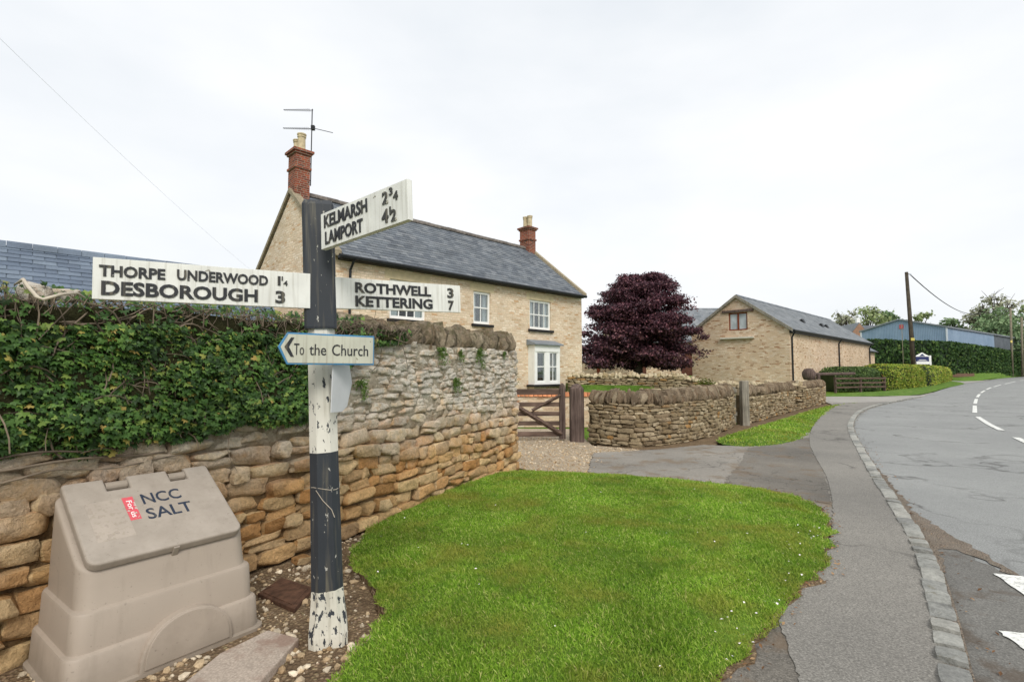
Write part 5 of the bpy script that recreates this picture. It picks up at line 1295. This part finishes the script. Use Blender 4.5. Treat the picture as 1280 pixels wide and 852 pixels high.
# a heap of grit against the wall foot, and rubble stones lying at it
for px, py, s3, lab in ((560, 622, (.13, .1, .07), 'loose stone lying at the wall foot right of the sign post'), (498, 657, (.1, .08, .06), 'small fallen stone in the soil strip beside the lawn edge'), (376, 700, (.12, .09, .06), 'pale fallen stone at the wall foot just left of the sign post')):
    p = gp(px, py, .01); o = link('loose_stone', random.choice(rub), None, None, (p.x, p.y, .015), (0.1, .2, 1.0), s3); tag(o, lab, 'stone')
P = scatter(gravpoly, 5200); pebbles('drive_gravel', P[:4200], .02, .008, .024, 'pale gravel spread over the drive before the wooden gate')

# ------------------------------------------------------------------ wooden gate, posts
gpo = gp(722, 553); 
m_dw = m_oldwood
gpt = thing('gate_post', 'thick dark timber gate post with pointed top beside the dry stone wall', 'post', (gpo.x, gpo.y + .12, 0))
h_ = .14
loft('post', [(octo(.29, .02), -.2), (octo(.28, .025), 1.12), (octo(.16, .03), 1.2), (octo(.05, .01), 1.22)], m_oldwood, gpt)
gt = thing('field_gate', 'old dark five barred wooden gate across the gravel drive', 'gate', (gpo.x - .2, gpo.y + .18, .06), R(2))
loft('stile', [([(x - .1, y) for x, y in octo(.13, .02)], .0), ([(x - .1, y) for x, y in octo(.12, .02)], 1.05), ([(x - .1, y) for x, y in octo(.1, .03)], 1.13), ([(x - .1, y) for x, y in octo(.04, .01)], 1.17)], m_oldwood, gt)
bx('stile', m_oldwood, gt, -2.95, -2.85, -.03, .03, 0, 1.05, .006)
for z, hh in ((.05, .1), (.28, .09), (.48, .09), (.68, .09), (.93, .12)): bx('bar', m_oldwood_h, gt, -2.85, -.165, -.02, .02, z, z + hh, .006)
MB().tube([(-.12, -.055, .1), (-1.45, -.055, .92)], .05, 4).build('brace', m_oldwood_h, gt)
MB().tube([(-.14, -.05, .92), (-.75, -.05, .60)], .035, 4).build('brace', m_oldwood_h, gt)
sg = gp(929, 531)
g2p = thing('gate_post', 'slim silvery grey timber post at the small gap in the dry stone wall', 'post', (sg.x + .05, sg.y, 0))
loft('post', [(octo(.2, .012), -.2), (octo(.19, .012), 1.2), (octo(.17, .012), 1.22)], m_greywood, g2p)
g2 = thing('small_gate', 'narrow grey wooden gate left of the slim grey post', 'gate', (sg.x - .28, sg.y + .1, .05), R(12))
for x in (-.1, .0, .1): bx('board', m_greywood, g2, x - .045, x + .045, -.015, .015, .0, 1.0, .004)
for z in (.2, .85): bx('rail', m_greywood, g2, -.15, .16, -.045, -.016, z, z + .09, .004)
# barrier pole and post beyond the far wall
st = at(1011, 468, 27)
bp = thing('barrier_gate', 'dark barrier pole with a round weight behind the far dry stone wall', 'gate', (st.x, 27, 0))
MB().tube([(.5, 0, 0), (.5, 0, st.z)], .09, 8).build('post', m_oldwood, bp)
MB().lathe([(.05, -.3), (.25, -.26), (.32, -.05), (.32, .12), (.2, .3), (.05, .33)], 0, 0, 12).build('weight', m_oldwood, bp, loc=(0, 0, st.z), smooth=True)
MB().tube([(0, 0, st.z + .02), (3.2, 1.2, st.z + .05)], .075, 8).build('pole', m_oldwood, bp)
# low rail fence before the hedge
fa, fb = gp(1036, 489.5), gp(1098, 488); fang = math.atan2(fb.y - fa.y, fb.x - fa.x); fl = (fb - fa).length
rf_ = thing('rail_fence', 'low dark three rail fence standing before the rounded hedge', 'fence', (fa.x, fa.y - .7, .05), fang)
for x in (0.05, fl * .5, fl - .05): bx('post', m_oldwood, rf_, x - .06, x + .06, -.06, .06, -.15, 1.0, .006)
for z in (.22, .52, .84): bx('rail', m_oldwood_h, rf_, 0, fl, -.1, -.062, z, z + .12, .005)

# ------------------------------------------------------------------ poles and wires
def pole(name, label, base, top, r0, r1, mat, **kw):
    o = thing(name, label, 'pole', base, **kw); d_ = Vector(top) - Vector(base)
    MB().tube([(0, 0, -.4), tuple(d_ * .5), tuple(d_)], [r0, (r0 + r1) / 2, r1], 12).build('shaft', mat, o, smooth=True); return o, d_
PY = 49.0
pb = at(1141.5, 462, PY); ptop = at(1133, 340, PY)
tp, d_ = pole('telegraph_pole', 'tall dark telegraph pole rising out of the golden hedge', (pb.x + .1, PY, 0), ptop, .2, .14, m_pole)
MB().tube([d_ + Vector((-.05, 0, -.1)), d_ + Vector((.4, 0, -.25))], .03, 6).build('bracket', m_blackmetal, tp)
MB().lathe([(.05, -.1), (.09, 0), (.05, .12)], 0, 0, 8).build('insulator', m_trim, tp, loc=d_ + Vector((.42, 0, -.25)))
yb = at(1138.5, 424, PY); bx('warning_plate', simple('yellow_plate', srgb(196, 182, 96), .1), tp, yb.x - pb.x - .1 - .17, yb.x - pb.x - .1 + .17, -.25, -.21, yb.z - .13, yb.z + .13)
MB().tube([(.2, -.05, 1.6), d_ * .5 + Vector((.19, -.02, 0)), d_ + Vector((.15, 0, -.4))], .03, 5).build('conduit', m_blackmetal, tp)
PY2 = 112.0
p2 = at(1263, 385, PY2); tp2, _d = pole('telegraph_pole', 'weathered grey telegraph pole on the grass bank at the right end of the tall hedge', (at(1265, 461, PY2).x, PY2, .6), p2, .24, .2, m_greypole)
bx('warning_plate', simple('cream_plate', srgb(206, 190, 110), .1), tp2, -.2, .2, -.24, -.2, 7.0, 7.5)
p3 = at(1277, 396, 116.0); pole('telegraph_pole', 'farthest slim grey pole at the right edge beyond the hedge', (at(1277.5, 458, 116).x, 116, .6), p3, .24, .2, m_greypole)
lp = at(1127, 404, 68.0); pole('flag_pole', 'thin grey metal pole left of the telegraph pole against the hedge', (lp.x, 68.0, 0), lp, .045, .035, m_greypole)
def wire(name, a, b, sag, r, label):
    a, b = Vector(a), Vector(b); pts = [a.lerp(b, i / 20) - Vector((0, 0, sag * 4 * (i / 20) * (1 - i / 20))) for i in range(21)]
    o = MB().tube(pts, r, 5).build(name, m_blackmetal); tag(o, label, 'wire')
wire('overhead_wire', Vector(ptop) + Vector((.42, 0, -.3)), at(1222, 391, 110), 1.4, .05, 'dark overhead cable sagging right from the telegraph pole')
wire('overhead_wire', Vector(p2) + Vector((0, 0, -.2)), at(1222, 391, 110), .1, .03, 'short thin cable ending at the weathered grey pole')
m_faint = simple('grey_cable', srgb(190, 194, 198), .1)
a, b = at(-60, -10, 6.5), at(332, 352, 19.0)
pts = [a.lerp(b, i / 24) - Vector((0, 0, .5 * 4 * (i / 24) * (1 - i / 24) * .3)) for i in range(25)]
tag(MB().tube(pts, .0019, 5).build('overhead_wire', m_faint), 'faint thin cable crossing the sky at upper left down to the house', 'wire')

# ------------------------------------------------------------------ white sign board
sgp = at(1142.5, 445, 72.0); sgr = at(1162.5, 445, 72.0); sw = sgr.x - sgp.x
ns = thing('sign_board', 'white framed notice board with navy panel and pitched head before the tall hedge', 'sign', (sgp.x, 72.0, 0)); zt_ = sgp.z + .1; zl = at(1150, 455, 72).z
bx('post', m_white, ns, -.1, .08, -.08, .08, -.2, zt_); bx('post', m_white, ns, sw - .08, sw + .1, -.08, .08, -.2, zt_)
MB().prism([(.08, zl), (sw - .08, zl), (sw - .08, zt_ - .12), (sw * .5, zt_ + .42), (.08, zt_ - .12)], 'y', -.04, .02).build('panel', m_white, ns)
m_navy = simple('navy_panel', srgb(44, 52, 96), .1)
pn = MB().box(.2, sw - .2, -.055, -.042, zl + .38, zt_ - .16).build('navy_panel', m_navy, ns)
for z, a, b in ((.62, .3, .7), (.5, .2, .8)): bx('lettering', m_white, pn, sw * a, sw * b, -.062, -.056, zl + z - .04, zl + z + .02)
MB().prism([(sw * .32, zt_ - .1), (sw * .5, zt_ + .25), (sw * .68, zt_ - .1)], 'y', -.052, -.042).build('emblem', m_navy, ns)
# ------------------------------------------------------------------ vegetation
QV = [(-.5, 0, 0), (0, -.32, .06), (.5, 0, 0), (0, .32, .06)]; QF = [(0, 1, 2, 3)]
def limbs(base, spec, seed):
    """spec: list of (points, radii)"""
    t = MB()
    for pts, rad in spec: t.tube(pts, rad, 6, False)
    return t
def crown(name, clumps, per, size, mat, parent, flat=0.55, out=0.5, dens_pow=0.45):
    """leaf faces spread through clumps: (centre, radius xyz)"""
    C, Rr = np.array([c for c, r in clumps]), np.array([r for c, r in clumps]); m = len(C)
    vol = (Rr[:, 0] * Rr[:, 1]); vol = vol / vol.mean(); cnt = np.maximum(8, (per * vol)).astype(int)
    idx = np.repeat(np.arange(m), cnt); n = len(idx); d_ = rdir(n); rad = rng.random(n) ** dens_pow
    P = C[idx] + d_ * rad[:, None] * Rr[idx] * (1 + .18 * rng.normal(size=(n, 1)))
    nr = d_ * out + rdir(n) * .7 + np.array([0, 0, flat])
    return inst(name, QV, QF, frames(nr, rng.random(n) * 6.3), size * (.6 + .8 * rng.random(n)), P, mat, parent, False, 'stuff')
# --- copper beech
m_copper = leaf_mat('copper_leaf', [(0, srgb(52, 32, 42)), (0.4, srgb(76, 48, 58)), (0.75, srgb(104, 66, 76)), (0.93, srgb(132, 86, 94)), (1, srgb(150, 110, 108))], .5, .25, .3, .45)
TB = at(797, 470, 38.0)
bt = thing('copper_beech', 'broad dark purple copper beech between the house and the barn', 'tree', (TB.x, 38.0, 1.0)); bt.scale = (.97, .97, .95)
spec = [([(0, 0, -.3), (.05, 0, 1.0), (-.05, .1, 2.2), (.1, 0, 4.2), (.2, 0, 6.6)], [.42, .34, .3, .2, .06])]
clumps = []
for k in range(185):
    a = rng.random() * 2 * math.pi; z = 0.9 + 7.0 * rng.random() ** .95
    # dome outline: wide skirt, rounded head leaning to the right
    f = (z - .9) / 7.2; prof = 4.35 * math.sqrt(max(0.02, 1 - f ** 2.1)) * (1 - .10 * math.exp(-((f - .25) / .2) ** 2))
    prof *= .97 + .38 * mnoise.noise(Vector((math.cos(a) * 2.2, math.sin(a) * 2.2, z * .8)))
    rr = prof * (rng.uniform(.45, .97) ** .55 if k % 4 else rng.uniform(.1, .6))
    c = np.array([rr * math.cos(a) + .55 * f, rr * math.sin(a) * .9, z]); s_ = rng.uniform(.5, .95) * (1.1 - .35 * f)
    clumps.append((c, (s_ * 1.25, s_ * 1.25, s_ * .55)))
    if k < 34:
        st = Vector((0, 0, max(.9, z * .55))); spec.append(([st, st.lerp(Vector(c), .5) + Vector((0, 0, .35)), Vector(c)], [.09, .05, .015]))
for k in range(26): a = rng.random() * 6.28; r_ = 2.6 * rng.random(); clumps.append((np.array([r_ * math.cos(a) + .2, r_ * math.sin(a), rng.uniform(1.6, 6.0)]), (.95, .95, .8)))
for x, z, r in ((1.35, 8.05, .35), (1.0, 7.85, .5), (-2.3, 6.5, .45), (-3.2, 5.4, .5), (2.8, 6.3, .45), (4.35, 3.6, .5), (-3.9, 3.4, .5), (-4.0, 2.2, .55), (4.0, 2.2, .55), (-.2, 7.4, .6), (0.6, 7.2, .7), (-1.4, 7.0, .55), (5.0, 3.1, .35), (2.0, 7.3, .4), (-4.2, 1.4, .6), (-3.3, 1.0, .6), (-2.2, .95, .6), (2.2, 1.0, .6), (3.4, 1.1, .6), (-1.2, 1.2, .7), (1.1, 1.2, .7), (0.2, 1.5, .8), (-.6, 1.0, .5), (1.8, .9, .5), (-2.0, 2.2, .8), (2.0, 2.2, .8), (-2.9, 3.0, .8), (0, 2.4, .9)): clumps.append((np.array([x, rng.uniform(-.6, .3), z]), (r * 1.3, r * 1.2, r * .6)))
limbs(None, spec, 1).build('trunk', m_bark, bt, smooth=True)
crown('crown', clumps, 480, .18, m_copper, bt, .55, .45)
# twig sprays that break the outline
n = 170; a = rng.random(n) * 6.28; f = rng.random(n) ** .8; pr_ = 4.55 * rng.uniform(.86, 1.1, n) * np.sqrt(np.maximum(.02, 1 - f ** 2.1))
tips = np.column_stack([pr_ * np.cos(a) + .55 * f, pr_ * np.sin(a) * .9, .9 + 7.25 * f])
crown('outer_sprays', [(t_, (.55, .55, .16)) for t_ in tips], 34, .16, m_copper, bt, .5, .3)

# --- generic far trees
def tree(label, base, h, w, mat, seed, nb=26, per=90, leaf=.5, bare=0.0, shape=1.0, bark=m_bark, z0=.25):
    r_ = np.random.default_rng(seed); o = thing('tree', label, 'tree', base, group='trees behind the farm buildings')
    spec = [([(0, 0, -.3), (.02 * h, 0, h * .3), (-.02 * h, .02 * h, h * .62), (0, 0, h * .93)], [h * .028, h * .02, h * .012, h * .002])]; cl = []
    for k in range(nb):
        z = h * (z0 + (.97 - z0) * r_.random()); f = (z / h - z0) / (1 - z0); a = r_.random() * 6.28
        rr = w * .5 * (math.sin(math.pi * min(1, .18 + .8 * f)) ** .7) * shape * r_.uniform(.35, 1)
        c = np.array([rr * math.cos(a), rr * math.sin(a), z]); s_ = w * r_.uniform(.09, .17)
        cl.append((c, (s_ * 1.2, s_ * 1.2, s_ * .8)))
        st = Vector((0, 0, z * .62)); mid = st.lerp(Vector(c), .5) + Vector((0, 0, .05 * h)); e = Vector(c)
        spec.append(([st, mid, e], [h * .009, h * .006, h * .002]))
        for j in range(int(3 + 7 * bare)):
            q = mid.lerp(e, r_.random()); e2 = q + Vector(r_.normal(size=3)) * w * .1 + Vector((0, 0, .03 * h)); spec.append(([q, q.lerp(e2, .5) + Vector((0, 0, .01 * h)), e2], [h * .0035, h * .0025, h * .001]))
    limbs(None, spec, 1).build('trunk', bark, o, smooth=True)
    crown('crown', cl, per, leaf, mat, o, .4, .5)
    return o
m_spring = leaf_mat('hazed_spring_leaf', [(0, srgb(126, 142, 96)), (.5, srgb(156, 170, 116)), (1, srgb(186, 196, 146))], .7, .3)  # far leaf colours below are paled to stand in for haze
m_deep = leaf_mat('hazed_deep_leaf', [(0, srgb(100, 126, 90)), (.5, srgb(128, 154, 108)), (1, srgb(160, 180, 134))], .7, .3)
m_bloss = leaf_mat('hazed_pale_leaf', [(0, srgb(138, 142, 112)), (.5, srgb(172, 174, 146)), (1, srgb(208, 208, 188))], .7, .3)
for px, ptop, Y, wpx, mt, bare, per, lab in (
        (1057, 387, 128, 38, m_bloss, 1, 26, 'half bare pale tree behind the far end of the stone barn'),
        (1084, 386, 134, 44, m_spring, .3, 60, 'spring green tree above the brick house roof'),
        (1118, 388, 138, 46, m_deep, .3, 70, 'mid green tree behind the apex of the blue shed'),
        (1152, 390, 132, 30, m_spring, .5, 50, 'light green tree right of the tall telegraph pole'),
        (1190, 399, 126, 36, m_deep, .3, 60, 'dark green rounded tree above the shed roof'),
        (1220, 384, 122, 36, m_bloss, .8, 34, 'pale blossoming tree left of the weathered pole'),
        (1243, 366, 118, 44, m_bloss, 1, 22, 'tall nearly bare tree at the far right behind the bushy green one'),
        (1248, 388, 96, 56, m_deep, 0, 120, 'bushy bright green tree beside the weathered pole'),
        (1296, 372, 100, 50, m_spring, .4, 70, 'green tree cut off by the right edge of the view')):
    t0 = at(px, ptop, Y); Y *= 1.35; t0 = at(px, ptop, Y); tree(lab, (t0.x, Y, .8), t0.z - .8, 1.35 * wpx * Y / 640, mt, px, 34, per, Y * .0062, bare, 1.0)

# --- clipped hedges
def hedge(name, label, pts, h, wd, mat, core_mat, n, leaf, group=None, zb=0.0, rnd=0.5, bulge=0.12):
    pa = Path(pts); b0_ = pa.at(pa.L / 2); o = thing(name, label, 'hedge', (b0_.x, b0_.y, zb), group=group)
    V, F = [], []; prof = []
    for k in range(13):
        a = math.pi * k / 12; x = math.cos(a); y = math.sin(a); e = rnd
        prof.append((wd / 2 * math.copysign(abs(x) ** e, x), h * (.12 + .88 * abs(y) ** e) if 0 < k < 12 else 0.0))
    S_ = np.linspace(0, pa.L, max(6, int(pa.L / .5)))
    for s in S_:
        p = pa.at(s); t = pa.tan(s); nn = Vector((t.y, -t.x, 0)); ed = min(1, min(s, pa.L - s) / (.6 * rnd) + .25)
        for x, z in prof:
            jj = 1 + bulge * mnoise.noise(Vector((s * .9, x, z * 1.1)))
            q = p + nn * x * .93 * jj * (0.6 + .4 * ed) - b0_; V.append((q.x, q.y, z * .95 * (1 + .4 * bulge * mnoise.noise(Vector((s * .7, 2, 1)))) * (.75 + .25 * ed)))
    m = len(prof)
    for i in range(len(S_) - 1):
        for j in range(m - 1): F.append((i * m + j, i * m + j + 1, (i + 1) * m + j + 1, (i + 1) * m + j))
    F += [tuple(range(m)), tuple(range((len(S_) - 1) * m, len(S_) * m))[::-1]]
    me = bpy.data.meshes.new('dark_core'); me.from_pydata(V, [], F); link('dark_core', me, core_mat, o)  # solid core coloured dark as painted shade behind the foliage
    Vn = np.array(V); F4 = np.array([f for f in F if len(f) == 4]); A = Vn[F4]
    ar = np.linalg.norm(np.cross(A[:, 1] - A[:, 0], A[:, 3] - A[:, 0]), axis=1); idx = rng.choice(len(F4), n, p=ar / ar.sum())
    u, v = rng.random((2, n, 1)); Q = A[idx]; P = (Q[:, 0] * (1 - u) + Q[:, 1] * u) * (1 - v) + (Q[:, 3] * (1 - u) + Q[:, 2] * u) * v
    nr = np.cross(Q[:, 1] - Q[:, 0], Q[:, 3] - Q[:, 0]); nr /= np.linalg.norm(nr, axis=1, keepdims=True) + 1e-9
    mid = np.array([0, 0, h * .4]); flip = np.sign((nr[:, 2] * 1.0) + 1e-6)
    out_n = P.copy(); out_n[:, 2] -= h * .4
    sg_ = np.where((nr * (P - np.array([0, 0, h * .4]))).sum(1) < 0, -1, 1)[:, None]
    nr = nr * np.where(np.abs(nr[:, 2:3]) > .4, np.sign(nr[:, 2:3]), sg_)
    P = P + nr * rng.uniform(-.06, .14, (n, 1)) * min(1, wd)
    inst('foliage', QV, QF, frames(nr * .8 + rdir(n) * .8, rng.random(n) * 6.3), leaf * (.6 + .8 * rng.random(n)), P, mat, o, False, 'stuff')
    return o
m_gold = leaf_mat('golden_privet', [(0, srgb(96, 124, 44)), (.35, srgb(136, 158, 58)), (.75, srgb(172, 186, 76)), (.93, srgb(198, 192, 88)), (1, srgb(180, 130, 84))], .6, .3, .3, .35)
m_hgreen = leaf_mat('green_hedge_leaf', [(0, srgb(58, 82, 44)), (.5, srgb(86, 112, 58)), (1, srgb(128, 148, 84))], .6, .25, .3, .5)
m_conifer = leaf_mat('conifer_spray', [(0, srgb(38, 60, 32)), (.5, srgb(56, 84, 42)), (.9, srgb(80, 108, 54)), (1, srgb(112, 132, 68))], .7, .15, .2, .35)
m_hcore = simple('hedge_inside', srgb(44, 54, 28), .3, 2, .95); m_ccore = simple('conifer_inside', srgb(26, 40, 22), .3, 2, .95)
ha, hb, hc, hd_ = gp(1034, 489), gp(1085, 487.5), gp(1128, 485.5), gp(1166, 478.5)
off = lambda p, k: (p.x * (1 + k / p.length), p.y * (1 + k / p.length))
hg1 = hedge('clipped_hedge', 'rounded dark green hedge behind the low rail fence', [off(ha, .9), off(gp(1060, 488.5), 1.0), off(hb, 1.2)], 1.75, 2.2, m_hgreen, m_hcore, 9000, .13)
hedge('clipped_hedge', 'rounded golden yellow hedge at the foot of the telegraph pole', [off(gp(1090, 487.3), 1.2), off(gp(1110, 486.5), 1.3), off(hc, 1.4), off(gp(1137, 484.2), 1.6)], 2.0, 2.4, m_gold, m_hcore, 13000, .14)
p_a, p_b, p_c = gp(1143, 484), gp(1161, 480.3), gp(1178, 475.6)
hedge('clipped_hedge', 'yellow green hedge right of the telegraph pole before the drive', [off(p_a, 1.8), off(p_b, 2.0), off(p_c, 2.2)], 2.05, 2.4, m_gold, m_hcore, 13000, .15)
# golden growth on top of the green hedge
t1 = at(1107, 428, 76.0); t2 = at(1187, 427.5, 84.0); t3 = at(1262, 426, 122.0); t4 = at(1300, 425, 152)
hedge('tall_hedge', 'tall dark conifer hedge before the blue shed', [(t1.x - 5, 74), (t1.x, 76), (t2.x, 84), (t3.x, 122), (t4.x, 152)], t2.z - .5, 3.6, m_conifer, m_ccore, 34000, .5, zb=.5, rnd=.24, bulge=.12)
# grass bank under the tall hedge and bare earth at its foot
def bankmesh(name, rows, mat):
    V, F = [], []; m = len(rows[0])
    for r in rows: V += [tuple(p) for p in r]
    for i in range(len(rows) - 1):
        for j in range(m - 1): F.append((i * m + j, i * m + j + 1, (i + 1) * m + j + 1, (i + 1) * m + j))
    me = bpy.data.meshes.new(name); me.from_pydata(V, [], F); o = link(name, me, mat, smooth=True)
    if me.polygons[0].normal.z < 0: me.flip_normals()
    o['kind'] = 'structure'; return o
lo_ = [gp(1130, 479, 0.01), gp(1180, 475.3, .01), gp(1205, 476.5, .01), gp(1225, 475.8, .01), gp(1250, 472.8, .01), gp(1280, 470.3, .01), gp(1320, 468.1, .01)]
hi_ = [Vector((t1.x - 6, 74, .9)), Vector((t2.x - 8, 81, 1.2)), Vector((t2.x, 83, 1.3)), Vector((t2.x + 14, 94, 1.5)), Vector((t3.x, 121, 1.9)), Vector((t4.x, 150, 2.4)), Vector((t4.x + 60, 190, 2.6))]
mid_ = [a.lerp(b, .5) + Vector((0, 0, -.15)) for a, b in zip(lo_, hi_)]; mid2 = [a.lerp(b, .75) for a, b in zip(lo_, hi_)]
back = [p + Vector((8, 60, 0)) for p in hi_]
bankmesh('grass_bank', [lo_, mid_, mid2, hi_, back], m_lawn)
up = Vector((0, 0, .04)); bankmesh('earth_strip', [[r[1].lerp(r[2], t) + up for t in (0, .35, .7, 1)] + [r[2].lerp(r[3], t) + up for t in (.3, .7)] for r in (mid_, mid2, hi_)], m_bankearth)
sheet('gravel_entrance', [gp(x, y, .03) for x, y in ((1178, 476.5), (1206, 479.0), (1222, 477.3), (1240, 474.8), (1200, 474.2), (1180, 474.5))], .03, m_lightdrive)
# shrubs on the lawn by the house, seen over the dry stone wall
def shrub(label, base, r, h, mat, n, leaf):
    o = thing('shrub', label, 'shrub', base)
    cl = [(np.array([rng.uniform(-r, r) * .6, rng.uniform(-r, r) * .6, h * rng.uniform(.3, .8)]), (r * .5, r * .5, h * .3)) for _ in range(7)]
    limbs(None, [([(0, 0, -.1), (c[0] * .5, c[1] * .5, c[2] * .6), tuple(c)], [.02, .014, .006]) for c, _ in cl], 0).build('stem', m_bark, o)
    crown('foliage', cl, n // 7, leaf, mat, o)
q = at(880, 478, 18.0); shrub('low mossy shrub on the garden wall left of the barn gable', (q.x, 18.0, .5), .45, .75, m_moss, 900, .07)
